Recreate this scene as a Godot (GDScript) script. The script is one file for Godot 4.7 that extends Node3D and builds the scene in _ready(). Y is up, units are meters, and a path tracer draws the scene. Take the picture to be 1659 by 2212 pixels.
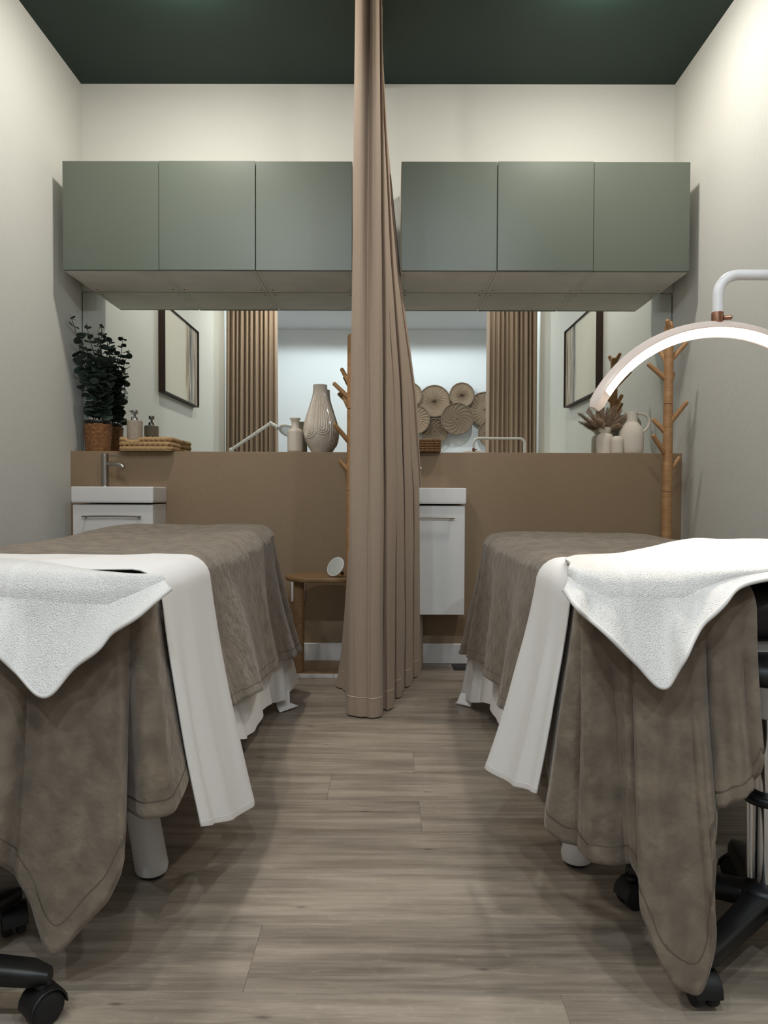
extends Node3D
# Treatment room with two beds, a dividing curtain and a mirrored ledge wall.
# Units are metres; V(x, h, d) takes d as the distance in front of the camera's foot point.

var M := {}
var taken := {}
var cache := {}
var rng := RandomNumberGenerator.new()

const XL := -1.648
const XR := 1.525
const HC := 3.07
const DK := 3.752
const DB := 3.90
const HL := 1.098
const HALL := -1.80


func V(x: float, h: float, d: float) -> Vector3:
	return Vector3(x, h, -d)


# ---------------------------------------------------------------- naming
func numbered(called: String) -> String:
	if not taken.has(called):
		taken[called] = 0
		return called
	taken[called] += 1
	return "%s_%03d" % [called, taken[called]]


func meta(o: Node, label: String, category: String, group := "", kind := "") -> void:
	if label != "": o.set_meta("label", label)
	if category != "": o.set_meta("category", category)
	if group != "": o.set_meta("group", group)
	if kind != "": o.set_meta("kind", kind)


func thing(called: String, label: String, category: String, at := Vector3.ZERO, turn := 0.0, group := "") -> Node3D:
	var o := Node3D.new()
	o.name = numbered(called)
	add_child(o)
	o.position = at
	o.rotation.y = turn
	meta(o, label, category, group)
	return o


func part(parent: Node, called: String, mesh: Mesh, mat: Material, at := Vector3.ZERO, rot := Vector3.ZERO) -> MeshInstance3D:
	var o := MeshInstance3D.new()
	o.mesh = mesh
	o.material_override = mat
	o.name = numbered(called) if parent == self else called
	o.position = at
	o.rotation = rot
	parent.add_child(o, true)
	return o


func struct(called: String, mesh: Mesh, mat: Material, at: Vector3, label := "", category := "") -> MeshInstance3D:
	var o := part(self, called, mesh, mat, at)
	meta(o, label, category, "", "structure")
	return o


# ---------------------------------------------------------------- mesh makers (all closed shapes)
func mk(v: PackedVector3Array, idx: PackedInt32Array, uv: PackedVector2Array, flat := false) -> ArrayMesh:
	var vol := 0.0
	for i in range(0, idx.size(), 3):
		vol += v[idx[i]].dot(v[idx[i + 1]].cross(v[idx[i + 2]]))
	if vol > 0.0:
		for i in range(0, idx.size(), 3):
			var t := idx[i + 1]
			idx[i + 1] = idx[i + 2]
			idx[i + 2] = t
	if uv.size() != v.size():
		uv.resize(v.size())
	var vv := v
	var ii := idx
	var uu := uv
	if flat:
		vv = PackedVector3Array()
		uu = PackedVector2Array()
		ii = PackedInt32Array()
		for i in idx.size():
			vv.append(v[idx[i]])
			uu.append(uv[idx[i]])
			ii.append(i)
	var n := PackedVector3Array()
	n.resize(vv.size())
	for i in range(0, ii.size(), 3):
		var a := vv[ii[i]]
		var fn := (vv[ii[i + 2]] - a).cross(vv[ii[i + 1]] - a)
		n[ii[i]] += fn
		n[ii[i + 1]] += fn
		n[ii[i + 2]] += fn
	for i in n.size():
		n[i] = n[i].normalized() if n[i].length_squared() > 1e-24 else Vector3.UP
	var arr := []
	arr.resize(Mesh.ARRAY_MAX)
	arr[Mesh.ARRAY_VERTEX] = vv
	arr[Mesh.ARRAY_NORMAL] = n
	arr[Mesh.ARRAY_TEX_UV] = uu
	arr[Mesh.ARRAY_INDEX] = ii
	var m := ArrayMesh.new()
	m.add_surface_from_arrays(Mesh.PRIMITIVE_TRIANGLES, arr)
	return m


func box(size: Vector3, b := 0.002) -> ArrayMesh:
	var key := "box%v/%f" % [size, b]
	if cache.has(key):
		return cache[key]
	var h := size * 0.5
	b = minf(b, minf(h.x, minf(h.y, h.z)) * 0.9)
	var v := PackedVector3Array()
	var uv := PackedVector2Array()
	var idx := PackedInt32Array()
	# three points per corner: one lying on each adjoining face
	for c in 8:
		var s := Vector3(1 if c & 1 else -1, 1 if c & 2 else -1, 1 if c & 4 else -1)
		for a in 3:
			var p := Vector3(h.x - b, h.y - b, h.z - b)
			p[a] = h[a]
			var q := p * s
			v.append(q)
			uv.append(Vector2(q.x / size.x + 0.5, q.z / size.z + 0.5))
	var quad := func(a: int, bb: int, c: int, d: int) -> void:
		var nn := (v[bb] - v[a]).cross(v[c] - v[a])
		var mid := (v[a] + v[bb] + v[c] + v[d]) * 0.25
		if nn.dot(mid) > 0.0:
			idx.append_array([a, bb, c, a, c, d])
		else:
			idx.append_array([a, c, bb, a, d, c])
	for a in 3:
		var u := (a + 1) % 3
		var w := (a + 2) % 3
		for s in 2:
			var base := (s << a)
			var c0 := base
			var c1 := base | (1 << u)
			var c2 := base | (1 << u) | (1 << w)
			var c3 := base | (1 << w)
			quad.call(c0 * 3 + a, c1 * 3 + a, c2 * 3 + a, c3 * 3 + a)
		for su in 2:
			for sw in 2:
				var e0 := (su << u) | (sw << w)
				var e1 := e0 | (1 << a)
				quad.call(e0 * 3 + u, e1 * 3 + u, e1 * 3 + w, e0 * 3 + w)
	for c in 8:
		var i0 := c * 3
		var nn := (v[i0 + 1] - v[i0]).cross(v[i0 + 2] - v[i0])
		if nn.dot(v[i0]) > 0.0:
			idx.append_array([i0, i0 + 1, i0 + 2])
		else:
			idx.append_array([i0, i0 + 2, i0 + 1])
	var m := mk(v, idx, uv, true)
	cache[key] = m
	return m


# closed rings joined one after the other, both ends capped
func loft(rings: Array, cap := true) -> ArrayMesh:
	var n: int = rings[0].size()
	var v := PackedVector3Array()
	var uv := PackedVector2Array()
	var idx := PackedInt32Array()
	for r in rings.size():
		var ring: PackedVector3Array = rings[r]
		for k in n:
			v.append(ring[k])
			uv.append(Vector2(float(k) / n, float(r) / maxf(1.0, rings.size() - 1)))
	for r in rings.size() - 1:
		for k in n:
			var a := r * n + k
			var b := r * n + (k + 1) % n
			var c := a + n
			var d := b + n
			idx.append_array([a, b, d, a, d, c])
	if cap:
		for e in 2:
			var r: int = 0 if e == 0 else rings.size() - 1
			var ring: PackedVector3Array = rings[r]
			var mid := Vector3.ZERO
			for p in ring: mid += p
			mid /= n
			var at := v.size()
			for p in ring:
				v.append(p)
				uv.append(Vector2.ZERO)
			v.append(mid)
			uv.append(Vector2.ZERO)
			for k in n:
				if e == 0:
					idx.append_array([at + (k + 1) % n, at + k, at + n])
				else:
					idx.append_array([at + k, at + (k + 1) % n, at + n])
	return mk(v, idx, uv)


func ring(r: float, y: float, seg := 32, cx := 0.0, cz := 0.0) -> PackedVector3Array:
	var p := PackedVector3Array()
	for k in seg:
		var a := TAU * k / seg
		p.append(Vector3(cx + cos(a) * r, y, cz + sin(a) * r))
	return p


# profile: Vector2(radius, height); a repeated point makes a crease
func lathe(profile: Array, seg := 32) -> ArrayMesh:
	var rings := []
	for p in profile:
		rings.append(ring(maxf(p.x, 0.0004), p.y, seg))
	return loft(rings)


func rrect(w: float, d: float, r: float, y: float, n := 6, cx := 0.0, cz := 0.0) -> PackedVector3Array:
	var p := PackedVector3Array()
	r = minf(r, minf(w, d) * 0.5)
	var cs := [Vector2(w / 2 - r, d / 2 - r), Vector2(-w / 2 + r, d / 2 - r), Vector2(-w / 2 + r, -d / 2 + r), Vector2(w / 2 - r, -d / 2 + r)]
	for q in 4:
		for k in n + 1:
			var a := PI / 2 * (q + float(k) / n)
			p.append(Vector3(cx + cs[q].x + cos(a) * r, y, cz + cs[q].y + sin(a) * r))
	return p


# a cushion-like block: rounded in plan and at top and bottom edges
func pad(w: float, h: float, d: float, rc: float, re: float, n := 6) -> ArrayMesh:
	var rings := []
	for k in 5:
		var a := PI / 2 * k / 4.0
		rings.append(rrect(w - 2 * re * (1 - sin(a)), d - 2 * re * (1 - sin(a)), rc, re * (1 - cos(a)), n))
	for k in 5:
		var a := PI / 2 * k / 4.0
		rings.append(rrect(w - 2 * re * (1 - cos(a)), d - 2 * re * (1 - cos(a)), rc, h - re + re * sin(a), n))
	return loft(rings)


# tube along points; radii one number or a list; closed joins the ends
func tube(pts: Array, radii, seg := 12, closed := false, rope := 0.0, step := 1.0) -> ArrayMesh:
	var rings := []
	var n := pts.size()
	var up := Vector3.UP
	var side := Vector3.ZERO
	for i in n:
		var t: Vector3
		if closed:
			t = pts[(i + 1) % n] - pts[(i - 1 + n) % n]
		else:
			t = pts[mini(i + 1, n - 1)] - pts[maxi(i - 1, 0)]
		t = t.normalized()
		if i == 0:
			side = t.cross(up if absf(t.dot(up)) < 0.95 else Vector3.RIGHT).normalized()
		else:
			side = (side - t * side.dot(t)).normalized()
		var nn := side.cross(t)
		var r: float = radii[i] if radii is Array else radii
		var p := PackedVector3Array()
		for k in seg:
			var a := TAU * k / seg
			var rr := r
			if rope > 0.0:
				rr = r * (1.0 - rope + rope * absf(cos(a - i * step)))
			p.append(pts[i] + (side * cos(a) + nn * sin(a)) * rr)
		rings.append(p)
	if closed:
		rings.append(rings[0].duplicate())
		return loft(rings, false)
	return loft(rings)


func rod(a: Vector3, b: Vector3, r0: float, r1 := -1.0, seg := 14, round_end := true) -> ArrayMesh:
	if r1 < 0.0: r1 = r0
	var t := (b - a).normalized()
	var pts := []
	var rr := []
	if round_end:
		for k in 4:
			var c := PI / 2 * k / 4.0
			pts.append(a + t * r0 * 0.7 * (1 - sin(c)) - t * 0.0)
			rr.append(maxf(0.0006, r0 * sin(c)))
		pts.reverse()
		rr.reverse()
		pts.reverse()
		rr.reverse()
		var fixed := []
		for k in 4: fixed.append(a + t * (r0 * 0.7) * (1 - cos(PI / 2 * k / 4.0)))
		pts = fixed
	pts.append(a + t * r0 * 0.7)
	rr.append(r0)
	pts.append(b - t * r1 * 0.7)
	rr.append(r1)
	if round_end:
		for k in range(1, 5):
			var c := PI / 2 * k / 4.0
			pts.append(b - t * r1 * 0.7 * (1 - sin(c)))
			rr.append(maxf(0.0006, r1 * cos(c)))
	return tube(pts, rr, seg)


# a sheet of points made into a thin closed cloth
func sheet(g: Array, th: float, uvs := 1.0) -> ArrayMesh:
	var nr := g.size()
	var nc: int = g[0].size()
	var nor := []
	for i in nr:
		var row := PackedVector3Array()
		for j in nc:
			var du: Vector3 = g[mini(i + 1, nr - 1)][j] - g[maxi(i - 1, 0)][j]
			var dv: Vector3 = g[i][mini(j + 1, nc - 1)] - g[i][maxi(j - 1, 0)]
			var c := du.cross(dv)
			row.append(c.normalized() if c.length_squared() > 1e-18 else (row[j - 1] if j > 0 else Vector3.UP))
		nor.append(row)
	var v := PackedVector3Array()
	var uv := PackedVector2Array()
	var idx := PackedInt32Array()
	for s in 2:
		var lu := 0.0
		for i in nr:
			if i > 0: lu += (g[i][nc - 1] - g[i - 1][nc - 1]).length()
			var lv := 0.0
			for j in nc:
				if j > 0: lv += (g[i][j] - g[i][j - 1]).length()
				v.append(g[i][j] + nor[i][j] * (th * (0.5 - s)))
				uv.append(Vector2(lu, lv) * uvs)
	var off := nr * nc
	for i in nr - 1:
		for j in nc - 1:
			var a := i * nc + j
			var b := a + 1
			var c := a + nc
			var d := c + 1
			idx.append_array([a, b, d, a, d, c])
			idx.append_array([off + a, off + d, off + b, off + a, off + c, off + d])
	for i in nr - 1:
		for e in 2:
			var a := i * nc + (0 if e == 0 else nc - 1)
			var c := a + nc
			if e == 0: idx.append_array([a, c, off + c, a, off + c, off + a])
			else: idx.append_array([a, off + c, c, a, off + a, off + c])
	for j in nc - 1:
		for e in 2:
			var a := (0 if e == 0 else (nr - 1) * nc) + j
			var b := a + 1
			if e == 0: idx.append_array([a, off + b, b, a, off + a, off + b])
			else: idx.append_array([a, b, off + b, a, off + b, off + a])
	return mk(v, idx, uv)


func cr(a: float, b: float, c: float, d: float, t: float) -> float:
	return 0.5 * (2 * b + (c - a) * t + (2 * a - 5 * b + 4 * c - d) * t * t + (3 * b - a - 3 * c + d) * t * t * t)


# interpolates a list of number lists at position s (0 .. size-1)
func along(cols: Array, s: float) -> Array:
	var n := cols.size()
	var i := clampi(int(floor(s)), 0, n - 2)
	var t := s - i
	var a: Array = cols[maxi(i - 1, 0)]
	var b: Array = cols[i]
	var c: Array = cols[i + 1]
	var d: Array = cols[mini(i + 2, n - 1)]
	var out := []
	for k in b.size():
		out.append(cr(a[k], b[k], c[k], d[k], t))
	return out


# Cloth lying on a bed and hanging over its edge. Each column: inner x, inner d, edge x, edge d, hem x, hem height, hem d.
# folds: [column, width, amount outwards]
func drape(cols: Array, top: float, r: float, nsub: int, nh: int, folds: Array, noise: FastNoiseLite, wrinkle: float, bump = null) -> Array:
	var g := []
	var ns := (cols.size() - 1) * nsub
	for q in ns + 1:
		var s := float(q) / nsub
		var c := along(cols, minf(s, cols.size() - 1.0001))
		var o := Vector3(c[2] - c[0], 0, -(c[3] - c[1])).normalized()
		var bt := func(x: float, d: float) -> float:
			return top + (bump.call(x, d) if bump != null else 0.0)
		var te: float = bt.call(c[2], c[3])
		var re := clampf((te - c[5]) * 0.45, 0.002, r)
		var e := V(c[2], te, c[3])
		var e_in := e - o * re
		var fold := 0.0
		for f in folds:
			var u: float = (s - f[0]) / f[1]
			fold += f[2] * exp(-u * u)
		var col := PackedVector3Array()
		for k in 8:
			var t := k / 8.0
			var x := lerpf(c[0], e_in.x, t)
			var d := lerpf(c[1], -e_in.z, t)
			var h: float = bt.call(x, d)
			h += noise.get_noise_2d(x * 60.0, d * 60.0) * wrinkle * 0.8
			col.append(V(x, h, d))
		for k in 6:
			var a := PI / 2 * k / 6.0
			col.append(e_in + o * re * sin(a) + Vector3.UP * (re * cos(a) - re) + o * fold * 0.12 * k / 6.0)
		var y0 := te - re
		for k in nh + 1:
			var f := float(k) / nh
			var ff := lerpf(f, f * f, 0.35)
			var x := lerpf(e.x, c[4], ff)
			var d := lerpf(c[3], c[6], ff)
			var h := lerpf(y0, c[5], f)
			var grow := 0.12 + 0.88 * smoothstep(0.0, 0.55, f)
			var w := noise.get_noise_3d(x * 40.0, h * 16.0, d * 40.0) * wrinkle * (0.4 + f)
			col.append(V(x, h, d) + o * (fold * grow + w))
		g.append(col)
	return g


func seam_line(g: Array, back: int, r: float, from := 0.0, to := 1.0) -> ArrayMesh:
	var pts := []
	for i in range(int(g.size() * from), int(g.size() * to)):
		var row: PackedVector3Array = g[i]
		pts.append(row[row.size() - 1 - back])
	return tube(pts, r, 6)


# ---------------------------------------------------------------- materials
func mat(albedo: Color, rough := 0.8, metal := 0.0) -> StandardMaterial3D:
	var m := StandardMaterial3D.new()
	m.albedo_color = albedo
	m.roughness = rough
	m.metallic = metal
	return m


func noise_tex(freq: float, lo: Color, hi: Color, seed_: int, size := 512, oct := 4, normal := 0.0) -> NoiseTexture2D:
	var n := FastNoiseLite.new()
	n.seed = seed_
	n.noise_type = FastNoiseLite.TYPE_SIMPLEX_SMOOTH
	n.frequency = freq
	n.fractal_octaves = oct
	var t := NoiseTexture2D.new()
	t.width = size
	t.height = size
	t.seamless = true
	t.noise = n
	if normal > 0.0:
		t.as_normal_map = true
		t.bump_strength = normal
	else:
		var gr := Gradient.new()
		gr.set_color(0, lo)
		gr.set_color(1, hi)
		t.color_ramp = gr
	return t


func textured(m: StandardMaterial3D, scale: float, color_tex: Texture2D, normal_tex: Texture2D, nscale := 0.5, world := true) -> StandardMaterial3D:
	m.uv1_triplanar = true
	m.uv1_world_triplanar = world
	m.uv1_scale = Vector3.ONE * scale
	if color_tex: m.albedo_texture = color_tex
	if normal_tex:
		m.normal_enabled = true
		m.normal_texture = normal_tex
		m.normal_scale = nscale
	return m


func stretched(freq: float, seed_: int, w: int, h: int, squeeze: float, ridged := false) -> PackedByteArray:
	var n := FastNoiseLite.new()
	n.seed = seed_
	n.frequency = freq
	n.noise_type = FastNoiseLite.TYPE_SIMPLEX_SMOOTH
	n.fractal_octaves = 4
	if ridged:
		n.fractal_type = FastNoiseLite.FRACTAL_RIDGED
	var im := n.get_image(maxi(8, int(w / squeeze)), h, false, false, true)
	im.convert(Image.FORMAT_L8)
	im.resize(w, h, Image.INTERPOLATE_CUBIC)
	return im.get_data()


func plank_texture(seed_: int, tone: float) -> ImageTexture:
	var w := 1792
	var h := 320
	var broad := stretched(0.008, seed_, w, h, 7.0)
	var grain := stretched(0.035, seed_ + 7, w, h, 26.0)
	var crack := stretched(0.010, seed_ + 13, w, h, 16.0, true)
	var fine := stretched(0.22, seed_ + 21, w, h, 26.0)
	var fleck := stretched(0.03, seed_ + 31, w, h, 1.6)
	var r := RandomNumberGenerator.new()
	r.seed = seed_
	var knots := []
	for k in 2:
		knots.append(Vector3(r.randf_range(140, w - 140), r.randf_range(50, h - 50), r.randf_range(10, 20)))
	var out := PackedByteArray()
	out.resize(w * h * 3)
	var lr := 0.622 * 255.0
	var lg := 0.57 * 255.0
	var lb := 0.51 * 255.0
	var dr := 0.30 * 255.0 - lr
	var dg := 0.265 * 255.0 - lg
	var db := 0.23 * 255.0 - lb
	for y in h:
		var near := []
		for kn: Vector3 in knots:
			if absf(y - kn.y) < kn.z * 3.0: near.append(kn)
		for x in w:
			var i := y * w + x
			var j := i
			var extra := 0.0
			for kn: Vector3 in near:
				var dx := (x - kn.x) / 3.0
				if absf(dx) < kn.z * 3.0:
					var dy := y - kn.y
					var rr := (dx * dx + dy * dy) / (kn.z * kn.z)
					j = clampi(y + int(dy * 1.5 * exp(-rr * 0.5)), 0, h - 1) * w + x
					extra += 0.42 * exp(-rr * 5.0) * fleck[i] / 140.0
			var g := 0.20 + (broad[j] - 128) * 0.0021 + (grain[j] - 128) * 0.0014 + (fine[j] - 128) * 0.0010 + tone + extra
			var c := crack[j]
			if c > 214: g += (c - 214) * 0.011 * maxf(0.0, (broad[j] - 100) / 120.0)
			if fleck[i] > 176: g -= (fleck[i] - 176) * 0.0022
			g = clampf(g, -0.10, 1.0)
			out[i * 3] = int(lr + dr * g)
			out[i * 3 + 1] = int(lg + dg * g)
			out[i * 3 + 2] = int(lb + db * g)
	var im := Image.create_from_data(w, h, false, Image.FORMAT_RGB8, out)
	im.generate_mipmaps()
	return ImageTexture.create_from_image(im)


func wood_texture(seed_: int, light: Color, dark: Color) -> ImageTexture:
	var w := 256
	var h := 256
	var a := stretched(0.03, seed_, w, h, 10.0)
	var b := stretched(0.15, seed_ + 3, w, h, 10.0)
	var out := PackedByteArray()
	out.resize(w * h * 3)
	for i in w * h:
		var g := clampf((a[i] * 0.65 + b[i] * 0.35) / 255.0, 0, 1)
		out[i * 3] = int(lerpf(light.r, dark.r, g) * 255)
		out[i * 3 + 1] = int(lerpf(light.g, dark.g, g) * 255)
		out[i * 3 + 2] = int(lerpf(light.b, dark.b, g) * 255)
	return ImageTexture.create_from_image(Image.create_from_data(w, h, false, Image.FORMAT_RGB8, out))


# abstract canvas: cream field with vertical brown and grey brush bands towards one side
func canvas_texture(seed_: int, bands: Array) -> ImageTexture:
	var w := 384
	var h := 256
	var st := stretched(0.05, seed_, h, w, 9.0)
	var out := PackedByteArray()
	out.resize(w * h * 3)
	for y in h:
		for x in w:
			var n := st[x * h + y] / 255.0 - 0.5
			var u := float(x) / w + n * 0.05
			var c := Color(0.80, 0.785, 0.74)
			for b in bands:
				var k: float = exp(-pow((u - b[0]) / b[1], 2.0)) * clampf(0.8 + n * 1.6, 0.0, 1.0)
				c = c.lerp(b[2], k)
			var i := (y * w + x) * 3
			out[i] = int(clampf(c.r, 0, 1) * 255)
			out[i + 1] = int(clampf(c.g, 0, 1) * 255)
			out[i + 2] = int(clampf(c.b, 0, 1) * 255)
	return ImageTexture.create_from_image(Image.create_from_data(w, h, false, Image.FORMAT_RGB8, out))


func make_materials() -> void:
	var plaster := noise_tex(0.03, Color(0.5, 0.5, 0.5), Color(0.5, 0.5, 0.5), 3, 512, 5, 2.0)
	M.wall = textured(mat(Color(0.80, 0.80, 0.775), 0.75), 1.6, null, plaster, 0.25)
	M.hall = textured(mat(Color(0.82, 0.82, 0.82), 0.8), 1.6, null, plaster, 0.25)
	M.ceiling = textured(mat(Color(0.115, 0.19, 0.158), 0.5), 1.6, null, plaster, 0.12)
	M.ceiling.metallic_specular = 0.35
	M.taupe = textured(mat(Color(0.54, 0.455, 0.355), 0.6), 1.6, null, plaster, 0.2)
	M.trim = mat(Color(0.84, 0.83, 0.82), 0.45)
	M.green = textured(mat(Color(0.35, 0.378, 0.338), 0.38), 3.0, null, noise_tex(0.08, Color.GRAY, Color.GRAY, 11, 256, 3, 1.0), 0.05)
	M.carcass = textured(mat(Color(0.88, 0.865, 0.83), 0.5), 2.0, noise_tex(0.006, Color(0.93, 0.93, 0.93), Color(1, 1, 1), 12, 256, 3), null)
	M.dark = mat(Color(0.09, 0.085, 0.08), 0.7)
	M.mirror = mat(Color(0.90, 0.915, 0.895), 0.0, 1.0)
	M.ceramic = mat(Color(0.86, 0.855, 0.85), 0.18)
	M.lacquer = mat(Color(0.85, 0.845, 0.835), 0.28)
	M.steel = mat(Color(0.62, 0.60, 0.57), 0.28, 1.0)
	M.chrome = mat(Color(0.78, 0.79, 0.80), 0.12, 1.0)
	M.bronze = mat(Color(0.62, 0.46, 0.38), 0.3, 1.0)
	M.black = mat(Color(0.035, 0.035, 0.04), 0.45)
	M.rubber = mat(Color(0.05, 0.05, 0.055), 0.7)
	M.white_plastic = mat(Color(0.86, 0.855, 0.85), 0.35)
	M.leg_white = mat(Color(0.80, 0.78, 0.76), 0.4)
	M.leather = mat(Color(0.03, 0.03, 0.032), 0.5)
	# cloth
	var nap := noise_tex(0.012, Color(0.68, 0.665, 0.65), Color(1.0, 0.99, 0.97), 21, 512, 5)
	var napn := noise_tex(0.02, Color.GRAY, Color.GRAY, 22, 512, 5, 5.0)
	var pile := noise_tex(0.25, Color.GRAY, Color.GRAY, 23, 512, 3, 6.0)
	M.plush = textured(mat(Color(0.49, 0.438, 0.378), 0.85), 2.4, nap, napn, 0.9)
	M.plush.rim_enabled = true
	M.plush.rim = 1.0
	M.plush.rim_tint = 0.5
	M.seam = mat(Color(0.33, 0.295, 0.25), 0.9)
	M.linen = textured(mat(Color(0.87, 0.86, 0.85), 0.9), 6.0, null, noise_tex(0.012, Color.GRAY, Color.GRAY, 25, 512, 3, 3.0), 0.3)
	M.terry = textured(mat(Color(0.88, 0.87, 0.855), 0.95), 3.5, null, pile, 1.1)
	M.terry_edge = mat(Color(0.84, 0.83, 0.815), 0.9)
	var weave := noise_tex(0.4, Color.GRAY, Color.GRAY, 27, 256, 2, 4.0)
	M.curtain = textured(mat(Color(0.655, 0.575, 0.50), 0.9), 7.0, noise_tex(0.06, Color(0.93, 0.93, 0.93), Color(1, 1, 1), 28, 256, 3), weave, 0.25)
	M.curtain.rim_enabled = true
	M.curtain.rim = 0.3
	M.stitch = mat(Color(0.74, 0.67, 0.59), 0.9)
	# wood
	M.wood = mat(Color(1, 1, 1), 0.5)
	M.wood.albedo_texture = wood_texture(40, Color(0.73, 0.565, 0.385), Color(0.56, 0.40, 0.245))
	M.wood.uv1_triplanar = true
	M.wood.uv1_scale = Vector3(3, 3, 3)
	M.oak = mat(Color(1, 1, 1), 0.45)
	M.oak.albedo_texture = wood_texture(44, Color(0.58, 0.455, 0.315), Color(0.45, 0.335, 0.215))
	M.oak.uv1_triplanar = true
	M.oak.uv1_scale = Vector3(2.5, 2.5, 2.5)
	M.planks = []
	for k in 6:
		var m := mat(Color(1, 1, 1), 0.42)
		m.albedo_texture = plank_texture(100 + k * 17, [-0.06, 0.08, 0.0, 0.16, -0.02, 0.05][k])
		m.heightmap_enabled = false
		M.planks.append(m)
	# small things
	M.leaf = mat(Color(0.16, 0.215, 0.185), 0.6)
	M.leaf_b = mat(Color(0.245, 0.30, 0.265), 0.6)
	M.stem = mat(Color(0.17, 0.18, 0.14), 0.7)
	M.fibre = textured(mat(Color(0.60, 0.42, 0.26), 0.9), 9.0, noise_tex(0.02, Color(0.62, 0.58, 0.55), Color(1, 1, 1), 31, 256, 4), noise_tex(0.02, Color.GRAY, Color.GRAY, 32, 256, 4, 8.0), 1.0)
	M.rope = textured(mat(Color(0.84, 0.70, 0.51), 0.9), 30.0, noise_tex(0.05, Color(0.65, 0.62, 0.58), Color(1, 1, 1), 33, 256, 3), null)
	M.wicker = textured(mat(Color(0.56, 0.40, 0.23), 0.85), 30.0, noise_tex(0.05, Color(0.55, 0.52, 0.48), Color(1, 1, 1), 34, 256, 3), null)
	M.straw = textured(mat(Color(0.60, 0.51, 0.42), 0.9), 14.0, noise_tex(0.06, Color(0.72, 0.70, 0.68), Color(1, 1, 1), 35, 256, 3), null)
	M.straw_b = textured(mat(Color(0.52, 0.44, 0.36), 0.9), 14.0, noise_tex(0.06, Color(0.68, 0.66, 0.64), Color(1, 1, 1), 36, 256, 3), null)
	M.stone = textured(mat(Color(0.74, 0.69, 0.62), 0.6), 12.0, noise_tex(0.03, Color(0.70, 0.68, 0.66), Color(1, 1, 1), 37, 256, 4), null)
	M.glaze = mat(Color(0.80, 0.755, 0.695), 0.14)
	M.matte_white = textured(mat(Color(0.82, 0.78, 0.725), 0.85), 12.0, null, noise_tex(0.1, Color.GRAY, Color.GRAY, 38, 256, 3, 3.0), 0.25)
	M.pampas = mat(Color(0.70, 0.60, 0.50), 0.95)
	M.pampas.backlight_enabled = true
	M.pampas.backlight = Color(0.5, 0.42, 0.34)
	M.frame_wood = mat(Color(0.185, 0.115, 0.075), 0.5)
	M.art_left = mat(Color(1, 1, 1), 0.85)
	M.art_left.albedo_texture = canvas_texture(50, [[0.67, 0.045, Color(0.60, 0.51, 0.39)], [0.77, 0.065, Color(0.30, 0.29, 0.29)], [0.93, 0.09, Color(0.47, 0.41, 0.35)]])
	M.art_right = mat(Color(1, 1, 1), 0.85)
	M.art_right.albedo_texture = canvas_texture(51, [[0.95, 0.07, Color(0.45, 0.385, 0.31)], [0.83, 0.04, Color(0.55, 0.48, 0.40)], [0.72, 0.055, Color(0.33, 0.33, 0.32)]])
	M.glow_down = mat(Color(1, 1, 1), 0.5)
	M.glow_down.emission_enabled = true
	M.glow_down.emission = Color(1.0, 0.95, 0.87)
	M.glow_down.emission_energy_multiplier = 3.0
	M.glow_lamp = mat(Color(1, 1, 1), 0.5)
	M.glow_lamp.emission_enabled = true
	M.glow_lamp.emission = Color(1.0, 0.97, 0.94)
	M.glow_lamp.emission_energy_multiplier = 2.2
	M.lamp_body = mat(Color(0.82, 0.76, 0.72), 0.3)
	M.lens = mat(Color(0.75, 0.78, 0.8, 0.35), 0.05)
	M.lens.transparency = BaseMaterial3D.TRANSPARENCY_ALPHA
	M.hand_mirror = mat(Color(0.86, 0.88, 0.88), 0.08, 0.85)
	M.vent = mat(Color(0.12, 0.10, 0.085), 0.5, 0.4)


func noise(seed_: int, freq := 0.05) -> FastNoiseLite:
	var n := FastNoiseLite.new()
	n.seed = seed_
	n.frequency = freq
	n.noise_type = FastNoiseLite.TYPE_SIMPLEX_SMOOTH
	n.fractal_octaves = 3
	return n


# ---------------------------------------------------------------- start
func _ready() -> void:
	rng.seed = 20240
	setup_camera()
	make_materials()
	build_room()
	build_hall()
	build_cabinets()
	build_lights()
	build_vanities()
	build_beds()
	build_divider()
	build_rear_curtains()
	build_coat_racks()
	build_side_table()
	build_stools()
	build_lamps()
	build_ledge_left()
	build_ledge_right()
	build_pictures()
	build_baskets()
	build_fittings()


func setup_camera() -> void:
	var cam := Camera3D.new()
	cam.name = "camera"
	add_child(cam)
	var yaw := 0.0045
	var pitch := 0.0219
	var roll := 0.0039
	var fwd := Vector3(-sin(yaw) * cos(pitch), -sin(pitch), -cos(yaw) * cos(pitch))
	var right := Vector3(cos(yaw), 0, -sin(yaw))
	var up := right.cross(fwd)
	var r2 := right * cos(roll) + up * sin(roll)
	var u2 := up * cos(roll) - right * sin(roll)
	cam.transform = Transform3D(Basis(r2, u2, -fwd), Vector3(0, 0.87, 0))
	cam.fov = rad_to_deg(2.0 * atan(1106.0 / 1560.0))
	cam.near = 0.02
	cam.far = 60.0
	cam.current = true
	var we := WorldEnvironment.new()
	we.name = "surroundings"
	var env := Environment.new()
	env.background_mode = Environment.BG_COLOR
	env.background_color = Color(0.05, 0.05, 0.05)
	env.tonemap_mode = Environment.TONE_MAPPER_LINEAR
	env.tonemap_exposure = 1.0
	env.sdfgi_enabled = true
	env.ssao_enabled = true
	env.ssil_enabled = true
	we.environment = env
	add_child(we)


func slab(x0: float, x1: float, h0: float, h1: float, d0: float, d1: float, b := 0.0005) -> ArrayMesh:
	return box(Vector3(x1 - x0, h1 - h0, d1 - d0), b)


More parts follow.
